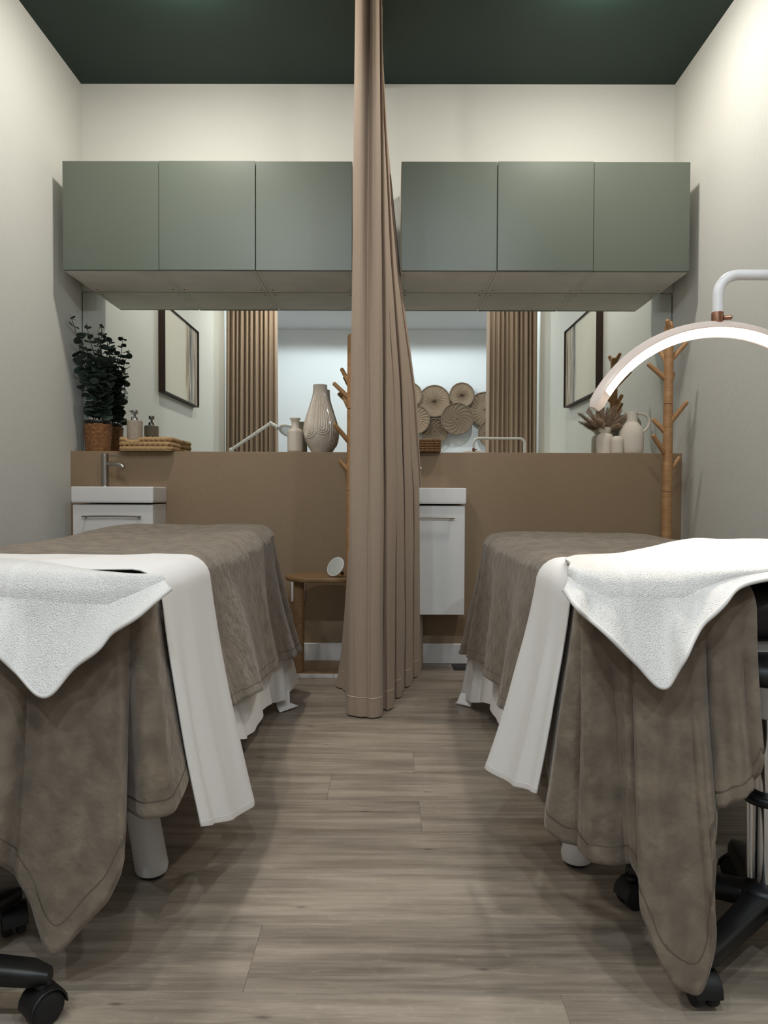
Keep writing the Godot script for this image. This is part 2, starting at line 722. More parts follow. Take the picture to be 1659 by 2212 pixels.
func mid(x0: float, x1: float, h0: float, h1: float, d0: float, d1: float) -> Vector3:
	return V((x0 + x1) / 2, (h0 + h1) / 2, (d0 + d1) / 2)


func wall(called: String, m: Material, x0: float, x1: float, h0: float, h1: float, d0: float, d1: float, b := 0.0005) -> MeshInstance3D:
	return struct(called, slab(x0, x1, h0, h1, d0, d1, b), m, mid(x0, x1, h0, h1, d0, d1))


func build_room() -> void:
	# floor: vinyl planks laid across the room on a base slab
	var fl := Node3D.new()
	fl.name = numbered("floor")
	add_child(fl)
	meta(fl, "grey brown wood look plank floor", "floor", "", "structure")
	part(fl, "base_slab", slab(XL - 0.1, XR + 0.1, -0.12, -0.008, HALL - 0.1, 4.1), M.dark, mid(XL - 0.1, XR + 0.1, -0.12, -0.008, HALL - 0.1, 4.1))
	var pw := 0.2
	var pl := 1.22
	var row := 0
	var d := 1.846 - 19 * pw
	var fixed := {1: 0.094, 2: -0.17, 3: 0.09, -3: 0.306, 0: -0.42, -1: 0.75, -2: -0.25, 4: -0.5}
	while d < DK + 0.02:
		var k := int(round((d - 1.846) / pw)) + 1
		var joint: float = fixed[k] if fixed.has(k) else rng.randf_range(-0.6, 0.6)
		var x := joint - pl * 3
		while x < XR + 0.02:
			var a := maxf(x, XL - 0.01)
			var b := minf(x + pl, XR + 0.01)
			if b - a > 0.03:
				var dd := minf(d + pw, DK + 0.02)
				var o := part(fl, "plank", box(Vector3(b - a - 0.0003, 0.008, dd - d - 0.0003), 0.0005), M.planks[rng.randi() % 6], V((a + b) / 2, -0.004, (d + dd) / 2))
				if rng.randf() < 0.5: o.rotation.y = PI
			x += pl
		d += pw
		row += 1
	# shell
	wall("wall_left", M.wall, XL - 0.1, XL, -0.1, HC + 0.1, -0.25, 4.05)
	wall("wall_right", M.wall, XR, XR + 0.1, -0.1, HC + 0.1, -0.25, 4.05)
	wall("wall_back", M.wall, XL - 0.1, XR + 0.1, -0.1, HC + 0.1, DB + 0.007, DB + 0.12)
	wall("ceiling", M.ceiling, XL - 0.1, XR + 0.1, HC, HC + 0.1, -0.25, 4.05)
	wall("wall_ledge", M.taupe, XL, XR, 0.0, HL, DK, DB + 0.007, 0.002)
	wall("baseboard_back", M.trim, XL, XR, 0.0, 0.104, DK - 0.013, DK, 0.003)
	wall("baseboard_left", M.trim, XL, XL + 0.013, 0.0, 0.104, -0.2, DK - 0.013, 0.003)
	wall("baseboard_right", M.trim, XR - 0.013, XR, 0.0, 0.104, -0.2, DK - 0.013, 0.003)
	# mirror over the ledge
	var mr := thing("wall_mirror", "wide frameless mirror standing on the taupe ledge under the green cabinets", "mirror", V(0, HL, DB))
	part(mr, "glass_edge", box(Vector3(XR - XL - 0.006, 1.9625 - HL, 0.005), 0.0005), M.dark, Vector3((XL + XR) / 2, (1.9625 - HL) / 2 + 0.0005, -0.0035))
	part(mr, "mirror_pane", box(Vector3(XR - XL - 0.012, 1.9595 - HL, 0.002), 0.0003), M.mirror, Vector3((XL + XR) / 2, (1.9595 - HL) / 2 + 0.001, -0.0005))


func build_hall() -> void:
	wall("wall_left", M.hall, XL - 0.6, XL - 0.5, -0.1, HC + 0.1, HALL - 0.1, -0.25)
	wall("wall_right", M.hall, XR + 0.5, XR + 0.6, -0.1, HC + 0.1, HALL - 0.1, -0.25)
	wall("wall_left", M.hall, XL - 0.6, XL - 0.1, -0.1, HC + 0.1, -0.25, -0.15)
	wall("wall_right", M.hall, XR + 0.1, XR + 0.6, -0.1, HC + 0.1, -0.25, -0.15)
	wall("wall_front", M.hall, XL - 0.6, XR + 0.6, -0.1, HC + 0.1, HALL - 0.1, HALL)
	wall("ceiling", M.hall, XL - 0.6, XR + 0.6, HC, HC + 0.1, HALL - 0.1, -0.25)
	wall("floor", M.dark, XL - 0.6, XL, -0.12, 0.0, HALL - 0.1, -0.25)
	wall("floor", M.dark, XR, XR + 0.6, -0.12, 0.0, HALL - 0.1, -0.25)


func downlight(at: Vector3, label: String, group: String, energy: float, color: Color) -> void:
	var o := thing("ceiling_downlight", label, "light", at, 0.0, group)
	part(o, "trim_ring", lathe([Vector2(0.078, 0.0), Vector2(0.085, -0.002), Vector2(0.085, -0.008), Vector2(0.078, -0.012), Vector2(0.068, -0.012)], 40), M.white_plastic)
	part(o, "light_diffuser", lathe([Vector2(0.067, -0.012), Vector2(0.067, -0.016), Vector2(0.055, -0.024), Vector2(0.03, -0.028), Vector2(0.0, -0.029)], 40), M.glow_down)
	var l := AreaLight3D.new()
	l.name = "bulb"
	l.area_size = Vector2(0.12, 0.12)
	l.position = Vector3(0, -0.032, 0)
	l.rotation.x = -PI / 2
	l.light_color = color
	l.light_energy = energy
	l.area_range = 12.0
	l.area_attenuation = 2.0
	l.shadow_enabled = true
	o.add_child(l)
	# what the domed diffuser sends sideways and along the ceiling
	var s := OmniLight3D.new()
	s.name = "dome_glow"
	s.position = Vector3(0, -0.075, 0)
	s.light_color = color
	s.light_energy = energy * 0.22
	s.light_size = 0.05
	s.omni_range = 12.0
	s.omni_attenuation = 2.0
	s.shadow_enabled = true
	o.add_child(s)


func build_lights() -> void:
	var warm := Color(1.0, 0.98, 0.945)
	downlight(V(-0.88, HC, 3.03), "round white downlight in the green ceiling over the left wash basin", "downlights in the green ceiling", 1.36, warm)
	downlight(V(0.90, HC, 3.04), "round white downlight in the green ceiling by the wooden coat rack", "downlights in the green ceiling", 1.36, warm)
	downlight(V(-0.90, HC, 0.95), "round white downlight in the green ceiling over the foot of the left bed", "downlights in the green ceiling", 1.25, warm)
	downlight(V(0.90, HC, 0.95), "round white downlight in the green ceiling over the foot of the right bed", "downlights in the green ceiling", 0.35, warm)
	var where := {-1.1: "over the bare stretch of hall wall", 0.0: "in line with the dividing curtain", 1.1: "over the woven wall baskets"}
	for x: float in where:
		var o := thing("ceiling_downlight", "round downlight in the white hall ceiling " + where[x], "light", V(x, HC, HALL + 1.38), 0.0, "downlights in the hall ceiling")
		part(o, "trim_ring", lathe([Vector2(0.078, 0.0), Vector2(0.085, -0.002), Vector2(0.085, -0.008), Vector2(0.078, -0.012), Vector2(0.068, -0.012)], 40), M.white_plastic)
		part(o, "light_diffuser", lathe([Vector2(0.067, -0.012), Vector2(0.066, -0.014), Vector2(0.0, -0.015)], 40), M.glow_down)
		var l := SpotLight3D.new()
		l.name = "bulb"
		l.position = Vector3(0, -0.02, 0)
		l.rotation.x = -PI / 2
		l.light_color = Color(0.91, 0.96, 1.0)
		l.light_energy = 2.9
		l.light_size = 0.05
		l.spot_angle = 85.0
		l.spot_angle_attenuation = 0.15
		l.spot_range = 12.0
		l.spot_attenuation = 2.0
		l.shadow_enabled = true
		o.add_child(l)


func cabinet(x0: float, x1: float, push: float, label: String) -> void:
	var h0 := 1.961
	var h1 := 2.482
	var df := 3.519
	var w := x1 - x0
	var dep := DB - df - 0.02
	var o := thing("wall_cabinet", label, "cabinet", V((x0 + x1) / 2, h0, DB), 0.0, "green wall cabinets over the mirror")
	var t := 0.016
	var hh := h1 - h0
	part(o, "side_panel", box(Vector3(t, hh, dep), 0.0012), M.carcass, Vector3(-w / 2 + t / 2 + 0.0008, hh / 2, dep / 2))
	part(o, "side_panel", box(Vector3(t, hh, dep), 0.0012), M.carcass, Vector3(w / 2 - t / 2 - 0.0008, hh / 2, dep / 2))
	part(o, "bottom_panel", box(Vector3(w - 2 * t - 0.003, t, dep - 0.002), 0.0012), M.carcass, Vector3(0, t / 2, dep / 2 + 0.001))
	part(o, "top_panel", box(Vector3(w - 2 * t - 0.003, t, dep - 0.002), 0.0012), M.carcass, Vector3(0, hh - t / 2, dep / 2 + 0.001))
	part(o, "back_panel", box(Vector3(w - 2 * t - 0.003, hh - 2 * t, 0.006), 0.0005), M.carcass, Vector3(0, hh / 2, 0.004))
	for sx in [-1, 1]:
		for z in [0.05, dep - 0.05]:
			part(o, "screw_cover", lathe([Vector2(0.0, -0.0012), Vector2(0.004, -0.001), Vector2(0.005, 0.0004)], 12), M.dark if z < 0.1 else M.carcass, Vector3(sx * (w / 2 - 0.03), 0, z))
	part(o, "door", box(Vector3(w - 0.003, hh + 0.002, 0.018), 0.0015), M.green, Vector3(0, hh / 2 + 0.001, dep + 0.011 + push))


func build_cabinets() -> void:
	var wl := (1.579 - 0.174) / 3
	var where := ["of the left row, above the potted eucalyptus", "in the left row, middle of three", "of the left row, next to the hanging curtain"]
	for k in 3:
		cabinet(-1.579 + wl * k, -1.579 + wl * (k + 1), 0.004 if k == 1 else 0.0, "green flat door wall cabinet " + where[k])
	var wr := (1.455 - 0.061) / 3
	where = ["of the right row, next to the hanging curtain", "in the right row, middle of three", "of the right row, at the wall with the coat rack"]
	for k in 3:
		cabinet(0.061 + wr * k, 0.061 + wr * (k + 1), 0.004 if k == 1 else 0.0, "green flat door wall cabinet " + where[k])


func vanity(x0: float, x1: float, label: String, tap_label: String, tap_x: float, spout: float) -> void:
	var df := 3.53
	var w := x1 - x0
	var dep := DK - df
	var o := thing("wash_basin_unit", label, "wash basin", V((x0 + x1) / 2, 0.286, DK), 0.0, "small white wash basin units")
	# parts, measured from the wall
	var hb := 0.825 - 0.286
	part(o, "body", box(Vector3(w - 0.012, hb, dep - 0.032), 0.002), M.lacquer, Vector3(0, hb / 2, (dep - 0.032) / 2))
	var door := part(o, "door", box(Vector3(w - 0.012, hb - 0.004, 0.017), 0.002), M.lacquer, Vector3(0, hb / 2 - 0.001, dep - 0.0215))
	var hy := 0.765 - 0.286 - (hb / 2 - 0.001)
	var hp := []
	for k in 13: hp.append(Vector3(lerpf(-0.145, 0.145, k / 12.0), hy + 0.002 * sin(PI * k / 12.0), 0.0285))
	var handle := part(door, "handle", tube(hp, 0.0045, 10), M.steel)
	part(handle, "post", box(Vector3(0.012, 0.008, 0.022), 0.001), M.steel, Vector3(-0.13, hy, 0.018))
	part(handle, "post", box(Vector3(0.012, 0.008, 0.022), 0.001), M.steel, Vector3(0.13, hy, 0.018))
	var y0 := 0.833 - 0.286
	var y1 := 0.912 - 0.286
	var rings := []
	var cz := dep / 2
	for q in [[w - 0.008, dep - 0.006, 0.006, y0], [w - 0.002, dep - 0.002, 0.008, y0 + 0.004], [w, dep, 0.009, y0 + 0.012], [w, dep, 0.009, y1 - 0.006], [w - 0.003, dep - 0.003, 0.008, y1 - 0.0015], [w - 0.008, dep - 0.008, 0.008, y1],
			[w - 0.026, dep - 0.026, 0.02, y1], [w - 0.034, dep - 0.034, 0.024, y1 - 0.004], [w - 0.06, dep - 0.05, 0.03, y1 - 0.045], [w - 0.12, dep - 0.09, 0.03, y1 - 0.058]]:
		rings.append(rrect(q[0], q[1], q[2], q[3], 5, 0, cz))
	var basin := part(o, "basin", loft(rings), M.ceramic)
	part(basin, "drain", lathe([Vector2(0.0, 0), Vector2(0.02, 0), Vector2(0.022, 0.003), Vector2(0.012, 0.005), Vector2(0, 0.005)], 20), M.chrome, Vector3(0.03, y1 - 0.0575, cz))
	# tap
	var t := thing("basin_tap", tap_label, "tap", V(tap_x, 0.912, 3.665), 0.0, "brushed steel basin taps")
	part(t, "tap_body", lathe([Vector2(0.022, 0), Vector2(0.022, 0.004), Vector2(0.0185, 0.006), Vector2(0.0185, 0.135), Vector2(0.0185, 0.1355), Vector2(0.0176, 0.1365), Vector2(0.0185, 0.138), Vector2(0.0185, 0.166), Vector2(0.017, 0.168), Vector2(0.0, 0.168)], 28), M.steel)
	var pts := []
	for k in 7: pts.append(Vector3(lerpf(0.012, spout * 0.62, k / 6.0), 0.116, lerpf(0.004, 0.02, k / 6.0)))
	for k in range(1, 9):
		var a := deg_to_rad(52.0) * k / 8.0
		pts.append(Vector3(spout * 0.62 + 0.055 * sin(a), 0.116 - 0.055 * (1 - cos(a)), 0.02 + 0.006 * k / 8.0))
	part(t, "spout", tube(pts, 0.0115, 16), M.steel)
	part(t, "lever", rod(Vector3(0.016, 0.156, 0.002), Vector3(0.085, 0.1575, 0.012), 0.0032, 0.0032, 10), M.steel)


func build_vanities() -> void:
	vanity(-1.552, -1.146, "white wall hung wash basin unit under the potted eucalyptus", "brushed steel tap on the basin under the potted eucalyptus", -1.435, 0.098)
	vanity(-0.019, 0.387, "white wall hung wash basin unit half behind the dividing curtain", "brushed steel tap mostly hidden behind the dividing curtain", 0.065, 0.098)


func bed_frame(called: String, label: String, x0: float, x1: float, d0: float, d1: float, legs: Array, group: String) -> void:
	var o := thing(called, label, "bed", V((x0 + x1) / 2, 0, (d0 + d1) / 2), 0.0, group)
	var c := V((x0 + x1) / 2, 0, (d0 + d1) / 2)
	part(o, "mattress", pad(x1 - x0, 0.09, d1 - d0, 0.06, 0.03), M.leather, Vector3(0, 0.59, 0))
	part(o, "frame", box(Vector3(x1 - x0 - 0.06, 0.07, d1 - d0 - 0.06), 0.006), M.leg_white, Vector3(0, 0.553, 0))
	for l in legs:
		var foot: Vector3 = l[0]
		var hip: Vector3 = l[1]
		var pts := []
		var rr := []
		for k in 9:
			var f := k / 8.0
			pts.append(hip.lerp(foot + Vector3(0, 0.018, 0), f) - c)
			rr.append(lerpf(0.030, 0.037, f))
		pts.append(foot + Vector3(0, 0.010, 0) - c)
		rr.append(0.034)
		var leg := part(o, "leg", tube(pts, rr, 20), M.leg_white)
		part(leg, "foot_pad", lathe([Vector2(0.0, 0.0), Vector2(0.025, 0.0), Vector2(0.028, 0.003), Vector2(0.028, 0.016), Vector2(0, 0.016)], 20), M.rubber, foot - c)


func cloth(called: String, label: String, category: String, g: Array, th: float, m: Material, group := "") -> Node3D:
	var o := thing(called, label, category, Vector3.ZERO, 0.0, group)
	part(o, "fabric", sheet(g, th), m)
	return o


func build_beds() -> void:
	# ---- left bed
	bed_frame("treatment_bed", "padded treatment bed under taupe blankets next to the oval side table", -1.10, -0.50, 1.38, 3.08,
		[[V(-0.536, 0, 1.635), V(-0.66, 0.54, 1.72)], [V(-1.06, 0, 1.635), V(-1.0, 0.54, 1.80)], [V(-0.545, 0, 2.85), V(-0.60, 0.54, 2.70)], [V(-1.06, 0, 2.85), V(-1.0, 0.54, 2.70)]], "treatment beds")
	var n1 := noise(61)
	var wavy := noise(62, 0.03)
	# bottom sheet
	var cols := [
		[-0.8, 1.70, -0.484, 1.70, -0.40, 0.30, 1.70], [-0.8, 1.90, -0.484, 1.90, -0.375, 0.225, 1.90], [-0.8, 2.10, -0.484, 2.10, -0.385, 0.19, 2.10], [-0.8, 2.35, -0.484, 2.35, -0.405, 0.165, 2.35],
		[-0.8, 2.60, -0.484, 2.60, -0.41, 0.11, 2.62], [-0.8, 2.80, -0.484, 2.80, -0.425, 0.06, 2.82], [-0.8, 2.90, -0.484, 2.90, -0.405, 0.055, 2.95], [-0.8, 2.95, -0.475, 3.0, -0.395, 0.06, 3.08], [-0.8, 2.95, -0.49, 3.07, -0.395, 0.05, 3.17],
		[-0.8, 2.95, -0.56, 3.11, -0.52, 0.08, 3.17], [-0.8, 2.95, -0.8, 3.115, -0.8, 0.1, 3.15], [-0.8, 2.95, -1.05, 3.11, -1.08, 0.1, 3.14]]
	var g := drape(cols, 0.690, 0.03, 10, 26, [[1.4, 0.25, -0.012], [2.6, 0.3, 0.012], [4.5, 0.3, -0.02], [5.4, 0.2, 0.02], [6.0, 0.2, -0.02]], n1, 0.01)
	var sh := cloth("bed_sheet", "white under sheet hanging out below the blanket of the left bed", "sheet", g, 0.002, M.linen, "white under sheets")
	part(sh, "tie_tail", sheet([PackedVector3Array([V(-0.447, 0.07, 2.90), V(-0.44, 0.02, 2.88), V(-0.425, 0.006, 2.86)]), PackedVector3Array([V(-0.40, 0.07, 2.95), V(-0.395, 0.025, 2.93), V(-0.36, 0.012, 2.93)])], 0.003), M.linen)
	# far blanket
	cols = [
		[-0.8, 1.66, -0.458, 1.66, -0.415, 0.36, 1.68], [-0.8, 1.76, -0.46, 1.76, -0.392, 0.352, 1.78], [-0.8, 1.90, -0.458, 1.90, -0.365, 0.335, 1.92], [-0.8, 2.15, -0.46, 2.15, -0.385, 0.295, 2.16], [-0.8, 2.42, -0.465, 2.42, -0.40, 0.265, 2.43],
		[-0.8, 2.64, -0.468, 2.64, -0.395, 0.25, 2.66], [-0.8, 2.80, -0.47, 2.80, -0.395, 0.225, 2.84], [-0.8, 2.92, -0.475, 2.96, -0.375, 0.20, 3.02], [-0.8, 2.95, -0.49, 3.08, -0.385, 0.19, 3.17], [-0.8, 2.95, -0.56, 3.14, -0.50, 0.22, 3.24],
		[-0.8, 2.95, -0.72, 3.155, -0.70, 0.25, 3.22], [-0.8, 2.95, -1.0, 3.15, -1.0, 0.25, 3.21], [-0.8, 2.95, -1.12, 3.10, -1.17, 0.25, 3.15], [-0.8, 2.7, -1.145, 2.9, -1.19, 0.25, 2.9], [-0.8, 2.3, -1.145, 2.4, -1.19, 0.25, 2.4], [-0.8, 1.58, -1.145, 1.6, -1.19, 0.25, 1.6]]
	var hump := func(x: float, d: float) -> float:
		return 0.024 * smoothstep(2.3, 3.0, d) + 0.006 * wavy.get_noise_2d(x * 100, d * 60) - 0.006 * exp(-pow((x + 0.8) / 0.15, 2.0))
	g = drape(cols, 0.720, 0.06, 12, 40, [[0.9, 0.18, 0.012], [1.6, 0.3, -0.008], [2.6, 0.35, 0.012], [3.5, 0.3, -0.012], [4.5, 0.3, 0.014], [5.3, 0.25, -0.016], [6.2, 0.35, 0.012], [7.2, 0.22, -0.02], [7.9, 0.25, 0.012]], n1, 0.016, hump)
	var bl := cloth("bed_blanket", "taupe plush blanket over the far part of the left bed", "blanket", g, 0.008, M.plush, "plush blankets")
	part(bl, "hem_seam", seam_line(g, 3, 0.0045, 0.0, 0.62), M.seam)
	# white top sheet across the bed
	cols = [[-1.10, 1.40, -0.436, 1.40, -0.366, 0.212, 1.42], [-1.10, 1.47, -0.434, 1.47, -0.360, 0.185, 1.49], [-1.10, 1.54, -0.432, 1.54, -0.352, 0.16, 1.56], [-1.10, 1.61, -0.43, 1.61, -0.342, 0.14, 1.63], [-1.10, 1.68, -0.43, 1.68, -0.332, 0.128, 1.69], [-1.10, 1.75, -0.43, 1.75, -0.325, 0.122, 1.75]]
	g = drape(cols, 0.726, 0.06, 12, 44, [[0.5, 0.35, 0.008], [1.3, 0.3, -0.006], [2.2, 0.4, 0.006], [4.4, 0.4, 0.008]], n1, 0.006)
	var ws := cloth("top_sheet", "white cotton sheet band lying across the left bed and hanging to its side", "sheet", g, 0.003, M.linen, "white sheet bands")
	part(ws, "hem_seam", seam_line(g, 1, 0.002), M.linen)
	# near blanket
	cols = [
		[-0.72, 1.62, -0.452, 1.60, -0.425, 0.33, 1.60], [-0.72, 1.60, -0.452, 1.47, -0.402, 0.32, 1.46], [-0.72, 1.58, -0.448, 1.40, -0.388, 0.305, 1.40], [-0.72, 1.58, -0.442, 1.355, -0.392, 0.29, 1.325],
		[-0.74, 1.60, -0.455, 1.335, -0.43, 0.285, 1.29], [-0.76, 1.62, -0.475, 1.348, -0.478, 0.28, 1.325], [-0.78, 1.62, -0.495, 1.348, -0.462, 0.25, 1.25], [-0.80, 1.62, -0.525, 1.348, -0.482, 0.165, 1.225],
		[-0.82, 1.62, -0.575, 1.348, -0.575, 0.075, 1.23], [-0.86, 1.62, -0.64, 1.348, -0.635, 0.165, 1.26], [-0.90, 1.62, -0.71, 1.348, -0.69, 0.25, 1.235], [-0.94, 1.62, -0.82, 1.348, -0.80, 0.29, 1.26], [-0.98, 1.62, -0.95, 1.348, -0.94, 0.3, 1.24],
		[-1.02, 1.62, -1.06, 1.335, -1.05, 0.3, 1.27], [-1.02, 1.62, -1.13, 1.36, -1.15, 0.3, 1.31], [-1.02, 1.62, -1.15, 1.5, -1.18, 0.3, 1.5]]
	g = drape(cols, 0.706, 0.06, 12, 50, [[3.3, 0.35, 0.01], [5.0, 0.22, -0.03], [6.3, 0.3, 0.012], [7.4, 0.3, -0.012], [8.3, 0.35, 0.012], [9.3, 0.25, -0.025], [10.0, 0.3, 0.012], [11, 0.3, -0.02]], n1, 0.012)
	bl = cloth("bed_blanket", "taupe plush blanket hanging over the foot of the left bed behind a white towel", "blanket", g, 0.008, M.plush, "plush blankets")
	part(bl, "hem_seam", seam_line(g, 4, 0.0048, 0.05), M.seam)
	# towel
	cols = [
		[-0.47, 1.362, -0.415, 1.345, -0.390, 0.700, 1.312], [-0.53, 1.37, -0.45, 1.332, -0.435, 0.662, 1.282], [-0.59, 1.385, -0.495, 1.33, -0.487, 0.62, 1.275], [-0.64, 1.40, -0.54, 1.33, -0.54, 0.575, 1.27], [-0.70, 1.43, -0.595, 1.33, -0.603, 0.517, 1.262],
		[-0.75, 1.45, -0.65, 1.33, -0.655, 0.556, 1.27], [-0.81, 1.47, -0.72, 1.33, -0.72, 0.612, 1.275], [-0.90, 1.48, -0.82, 1.33, -0.82, 0.68, 1.30], [-0.98, 1.46, -0.9, 1.36, -0.9, 0.722, 1.34]]
	var slope := func(x: float, _d: float) -> float:
		return -0.017 * smoothstep(-0.78, -0.45, x)
	g = drape(cols, 0.738, 0.055, 14, 36, [[1.2, 0.4, 0.006], [1.9, 0.35, -0.006], [2.6, 0.4, 0.008], [3.3, 0.35, -0.005], [4.1, 0.45, 0.007], [5.0, 0.4, -0.009], [5.8, 0.45, 0.007]], n1, 0.006, slope)
	var tw := cloth("hand_towel", "white terry towel with a corner hanging over the foot of the left bed", "towel", g, 0.006, M.terry, "white terry towels")
	part(tw, "edge_binding", seam_line(g, 0, 0.0042), M.terry_edge)

	# ---- right bed
	bed_frame("treatment_bed", "padded treatment bed under taupe blankets by the half moon lamp", 0.43, 1.02, 1.38, 3.0,
		[[V(0.453, 0, 1.70), V(0.59, 0.54, 1.80)], [V(0.98, 0, 1.70), V(0.92, 0.54, 1.86)], [V(0.47, 0, 2.80), V(0.53, 0.54, 2.65)], [V(0.98, 0, 2.80), V(0.92, 0.54, 2.65)]], "treatment beds")
	var n2 := noise(71)
	cols = [[0.72, 1.70, 0.42, 1.70, 0.39, 0.30, 1.70], [0.72, 1.90, 0.42, 1.90, 0.38, 0.21, 1.90], [0.72, 2.15, 0.42, 2.15, 0.368, 0.17, 2.15], [0.72, 2.35, 0.42, 2.35, 0.362, 0.145, 2.36], [0.72, 2.55, 0.414, 2.55, 0.365, 0.12, 2.57],
		[0.72, 2.72, 0.414, 2.72, 0.36, 0.09, 2.74], [0.72, 2.84, 0.414, 2.84, 0.355, 0.05, 2.86], [0.72, 2.9, 0.40, 2.94, 0.33, 0.03, 2.99], [0.72, 2.9, 0.43, 3.02, 0.36, 0.05, 3.09], [0.72, 2.9, 0.7, 3.035, 0.7, 0.1, 3.07], [0.72, 2.9, 0.98, 3.03, 1.0, 0.1, 3.06]]
	g = drape(cols, 0.690, 0.03, 10, 26, [[2.5, 0.3, 0.012], [4.2, 0.3, -0.015], [5.5, 0.2, -0.03], [6.2, 0.25, 0.015]], n2, 0.008)
	sh = cloth("bed_sheet", "white under sheet hanging out below the blanket of the right bed", "sheet", g, 0.002, M.linen, "white under sheets")
	part(sh, "tie_tail", sheet([PackedVector3Array([V(0.31, 0.05, 3.0), V(0.295, 0.016, 2.99), V(0.285, 0.008, 3.0)]), PackedVector3Array([V(0.36, 0.05, 2.98), V(0.35, 0.012, 2.96), V(0.345, 0.006, 2.95)])], 0.003), M.linen)
	cols = [
		[0.72, 1.62, 0.380, 1.62, 0.36, 0.33, 1.63], [0.72, 1.72, 0.380, 1.72, 0.335, 0.33, 1.74], [0.72, 1.88, 0.380, 1.88, 0.315, 0.305, 1.89], [0.72, 2.15, 0.383, 2.15, 0.345, 0.28, 2.16], [0.72, 2.45, 0.386, 2.45, 0.355, 0.262, 2.46],
		[0.72, 2.68, 0.388, 2.68, 0.345, 0.25, 2.70], [0.72, 2.82, 0.390, 2.84, 0.33, 0.23, 2.90], [0.72, 2.9, 0.400, 2.96, 0.318, 0.205, 3.04], [0.72, 2.9, 0.45, 3.035, 0.40, 0.22, 3.12], [0.72, 2.9, 0.65, 3.05, 0.65, 0.25, 3.11],
		[0.72, 2.9, 0.92, 3.05, 0.92, 0.25, 3.11], [0.72, 2.9, 1.03, 3.01, 1.08, 0.25, 3.06], [0.72, 2.7, 1.055, 2.85, 1.09, 0.25, 2.85], [0.72, 2.2, 1.055, 2.3, 1.09, 0.25, 2.3], [0.72, 1.56, 1.055, 1.58, 1.09, 0.25, 1.58]]
	var hump2 := func(x: float, d: float) -> float:
		return 0.008 * wavy.get_noise_2d(x * 90 + 50, d * 60) + 0.006 * smoothstep(2.4, 3.0, d)
	g = drape(cols, 0.714, 0.05, 12, 40, [[0.8, 0.25, 0.015], [1.7, 0.3, -0.02], [2.5, 0.35, 0.016], [3.2, 0.25, -0.014], [3.9, 0.3, 0.014], [4.7, 0.25, -0.016], [5.6, 0.3, 0.014], [6.3, 0.25, -0.014], [7.2, 0.3, 0.014]], n2, 0.016, hump2)
	bl = cloth("bed_blanket", "taupe plush blanket over the far part of the right bed", "blanket", g, 0.008, M.plush, "plush blankets")
	part(bl, "hem_seam", seam_line(g, 3, 0.0045, 0.0, 0.6), M.seam)
	cols = [[1.0, 1.38, 0.354, 1.39, 0.306, 0.278, 1.43], [1.0, 1.45, 0.352, 1.46, 0.293, 0.264, 1.49], [1.0, 1.53, 0.350, 1.53, 0.275, 0.246, 1.56], [1.0, 1.61, 0.350, 1.61, 0.258, 0.23, 1.64], [1.0, 1.69, 0.350, 1.69, 0.246, 0.225, 1.72]]
	g = drape(cols, 0.728, 0.06, 12, 40, [[0.3, 0.35, 0.006], [1.4, 0.4, 0.01], [2.6, 0.4, -0.004], [3.6, 0.4, 0.012]], n2, 0.006)
	ws = cloth("top_sheet", "white cotton sheet band lying across the right bed and hanging to its side", "sheet", g, 0.003, M.linen, "white sheet bands")
	part(ws, "hem_seam", seam_line(g, 1, 0.002), M.linen)
	cols = [
		[0.68, 1.60, 0.375, 1.60, 0.36, 0.30, 1.60], [0.68, 1.58, 0.373, 1.48, 0.342, 0.27, 1.48], [0.66, 1.56, 0.367, 1.40, 0.318, 0.245, 1.40], [0.66, 1.56, 0.362, 1.355, 0.335, 0.225, 1.345], [0.66, 1.58, 0.375, 1.335, 0.38, 0.21, 1.32],
		[0.66, 1.60, 0.41, 1.345, 0.425, 0.20, 1.30], [0.66, 1.60, 0.445, 1.345, 0.458, 0.205, 1.30], [0.68, 1.60, 0.465, 1.345, 0.442, 0.16, 1.225], [0.68, 1.60, 0.49, 1.345, 0.465, 0.09, 1.195], [0.68, 1.60, 0.525, 1.345, 0.522, 0.042, 1.19],
		[0.68, 1.60, 0.56, 1.345, 0.552, 0.12, 1.20], [0.68, 1.60, 0.585, 1.345, 0.568, 0.30, 1.235], [0.68, 1.60, 0.62, 1.345, 0.60, 0.345, 1.24], [0.68, 1.60, 0.655, 1.345, 0.63, 0.37, 1.23], [0.70, 1.60, 0.685, 1.335, 0.648, 0.42, 1.235]]
	g = drape(cols, 0.705, 0.055, 12, 56, [[2.4, 0.3, 0.01], [3.4, 0.25, -0.016], [4.2, 0.3, 0.014], [5.1, 0.3, -0.02], [6.0, 0.25, 0.012], [6.6, 0.2, -0.012], [8.3, 0.4, 0.012], [10.2, 0.25, 0.01], [11.2, 0.22, -0.03], [12.3, 0.3, 0.012], [13.2, 0.22, -0.014]], n2, 0.01)
	bl = cloth("bed_blanket", "taupe plush blanket hanging over the foot of the right bed behind a white towel", "blanket", g, 0.008, M.plush, "plush blankets")
	part(bl, "hem_seam", seam_line(g, 4, 0.0048, 0.15), M.seam)
	# rolled cushion under the towel
	var roll := part(self, "neck_roll", rod(V(0.62, 0.747, 1.54), V(0.99, 0.747, 1.54), 0.028, 0.035, 20), M.linen)
	meta(roll, "white neck roll under the terry towel on the right bed", "cushion")
	var lump := func(x: float, d: float) -> float:
		return 0.044 * smoothstep(0.42, 0.68, x) * exp(-pow((d - 1.54) / 0.085, 2.0)) + 0.002 * wavy.get_noise_2d(x * 120, d * 120)
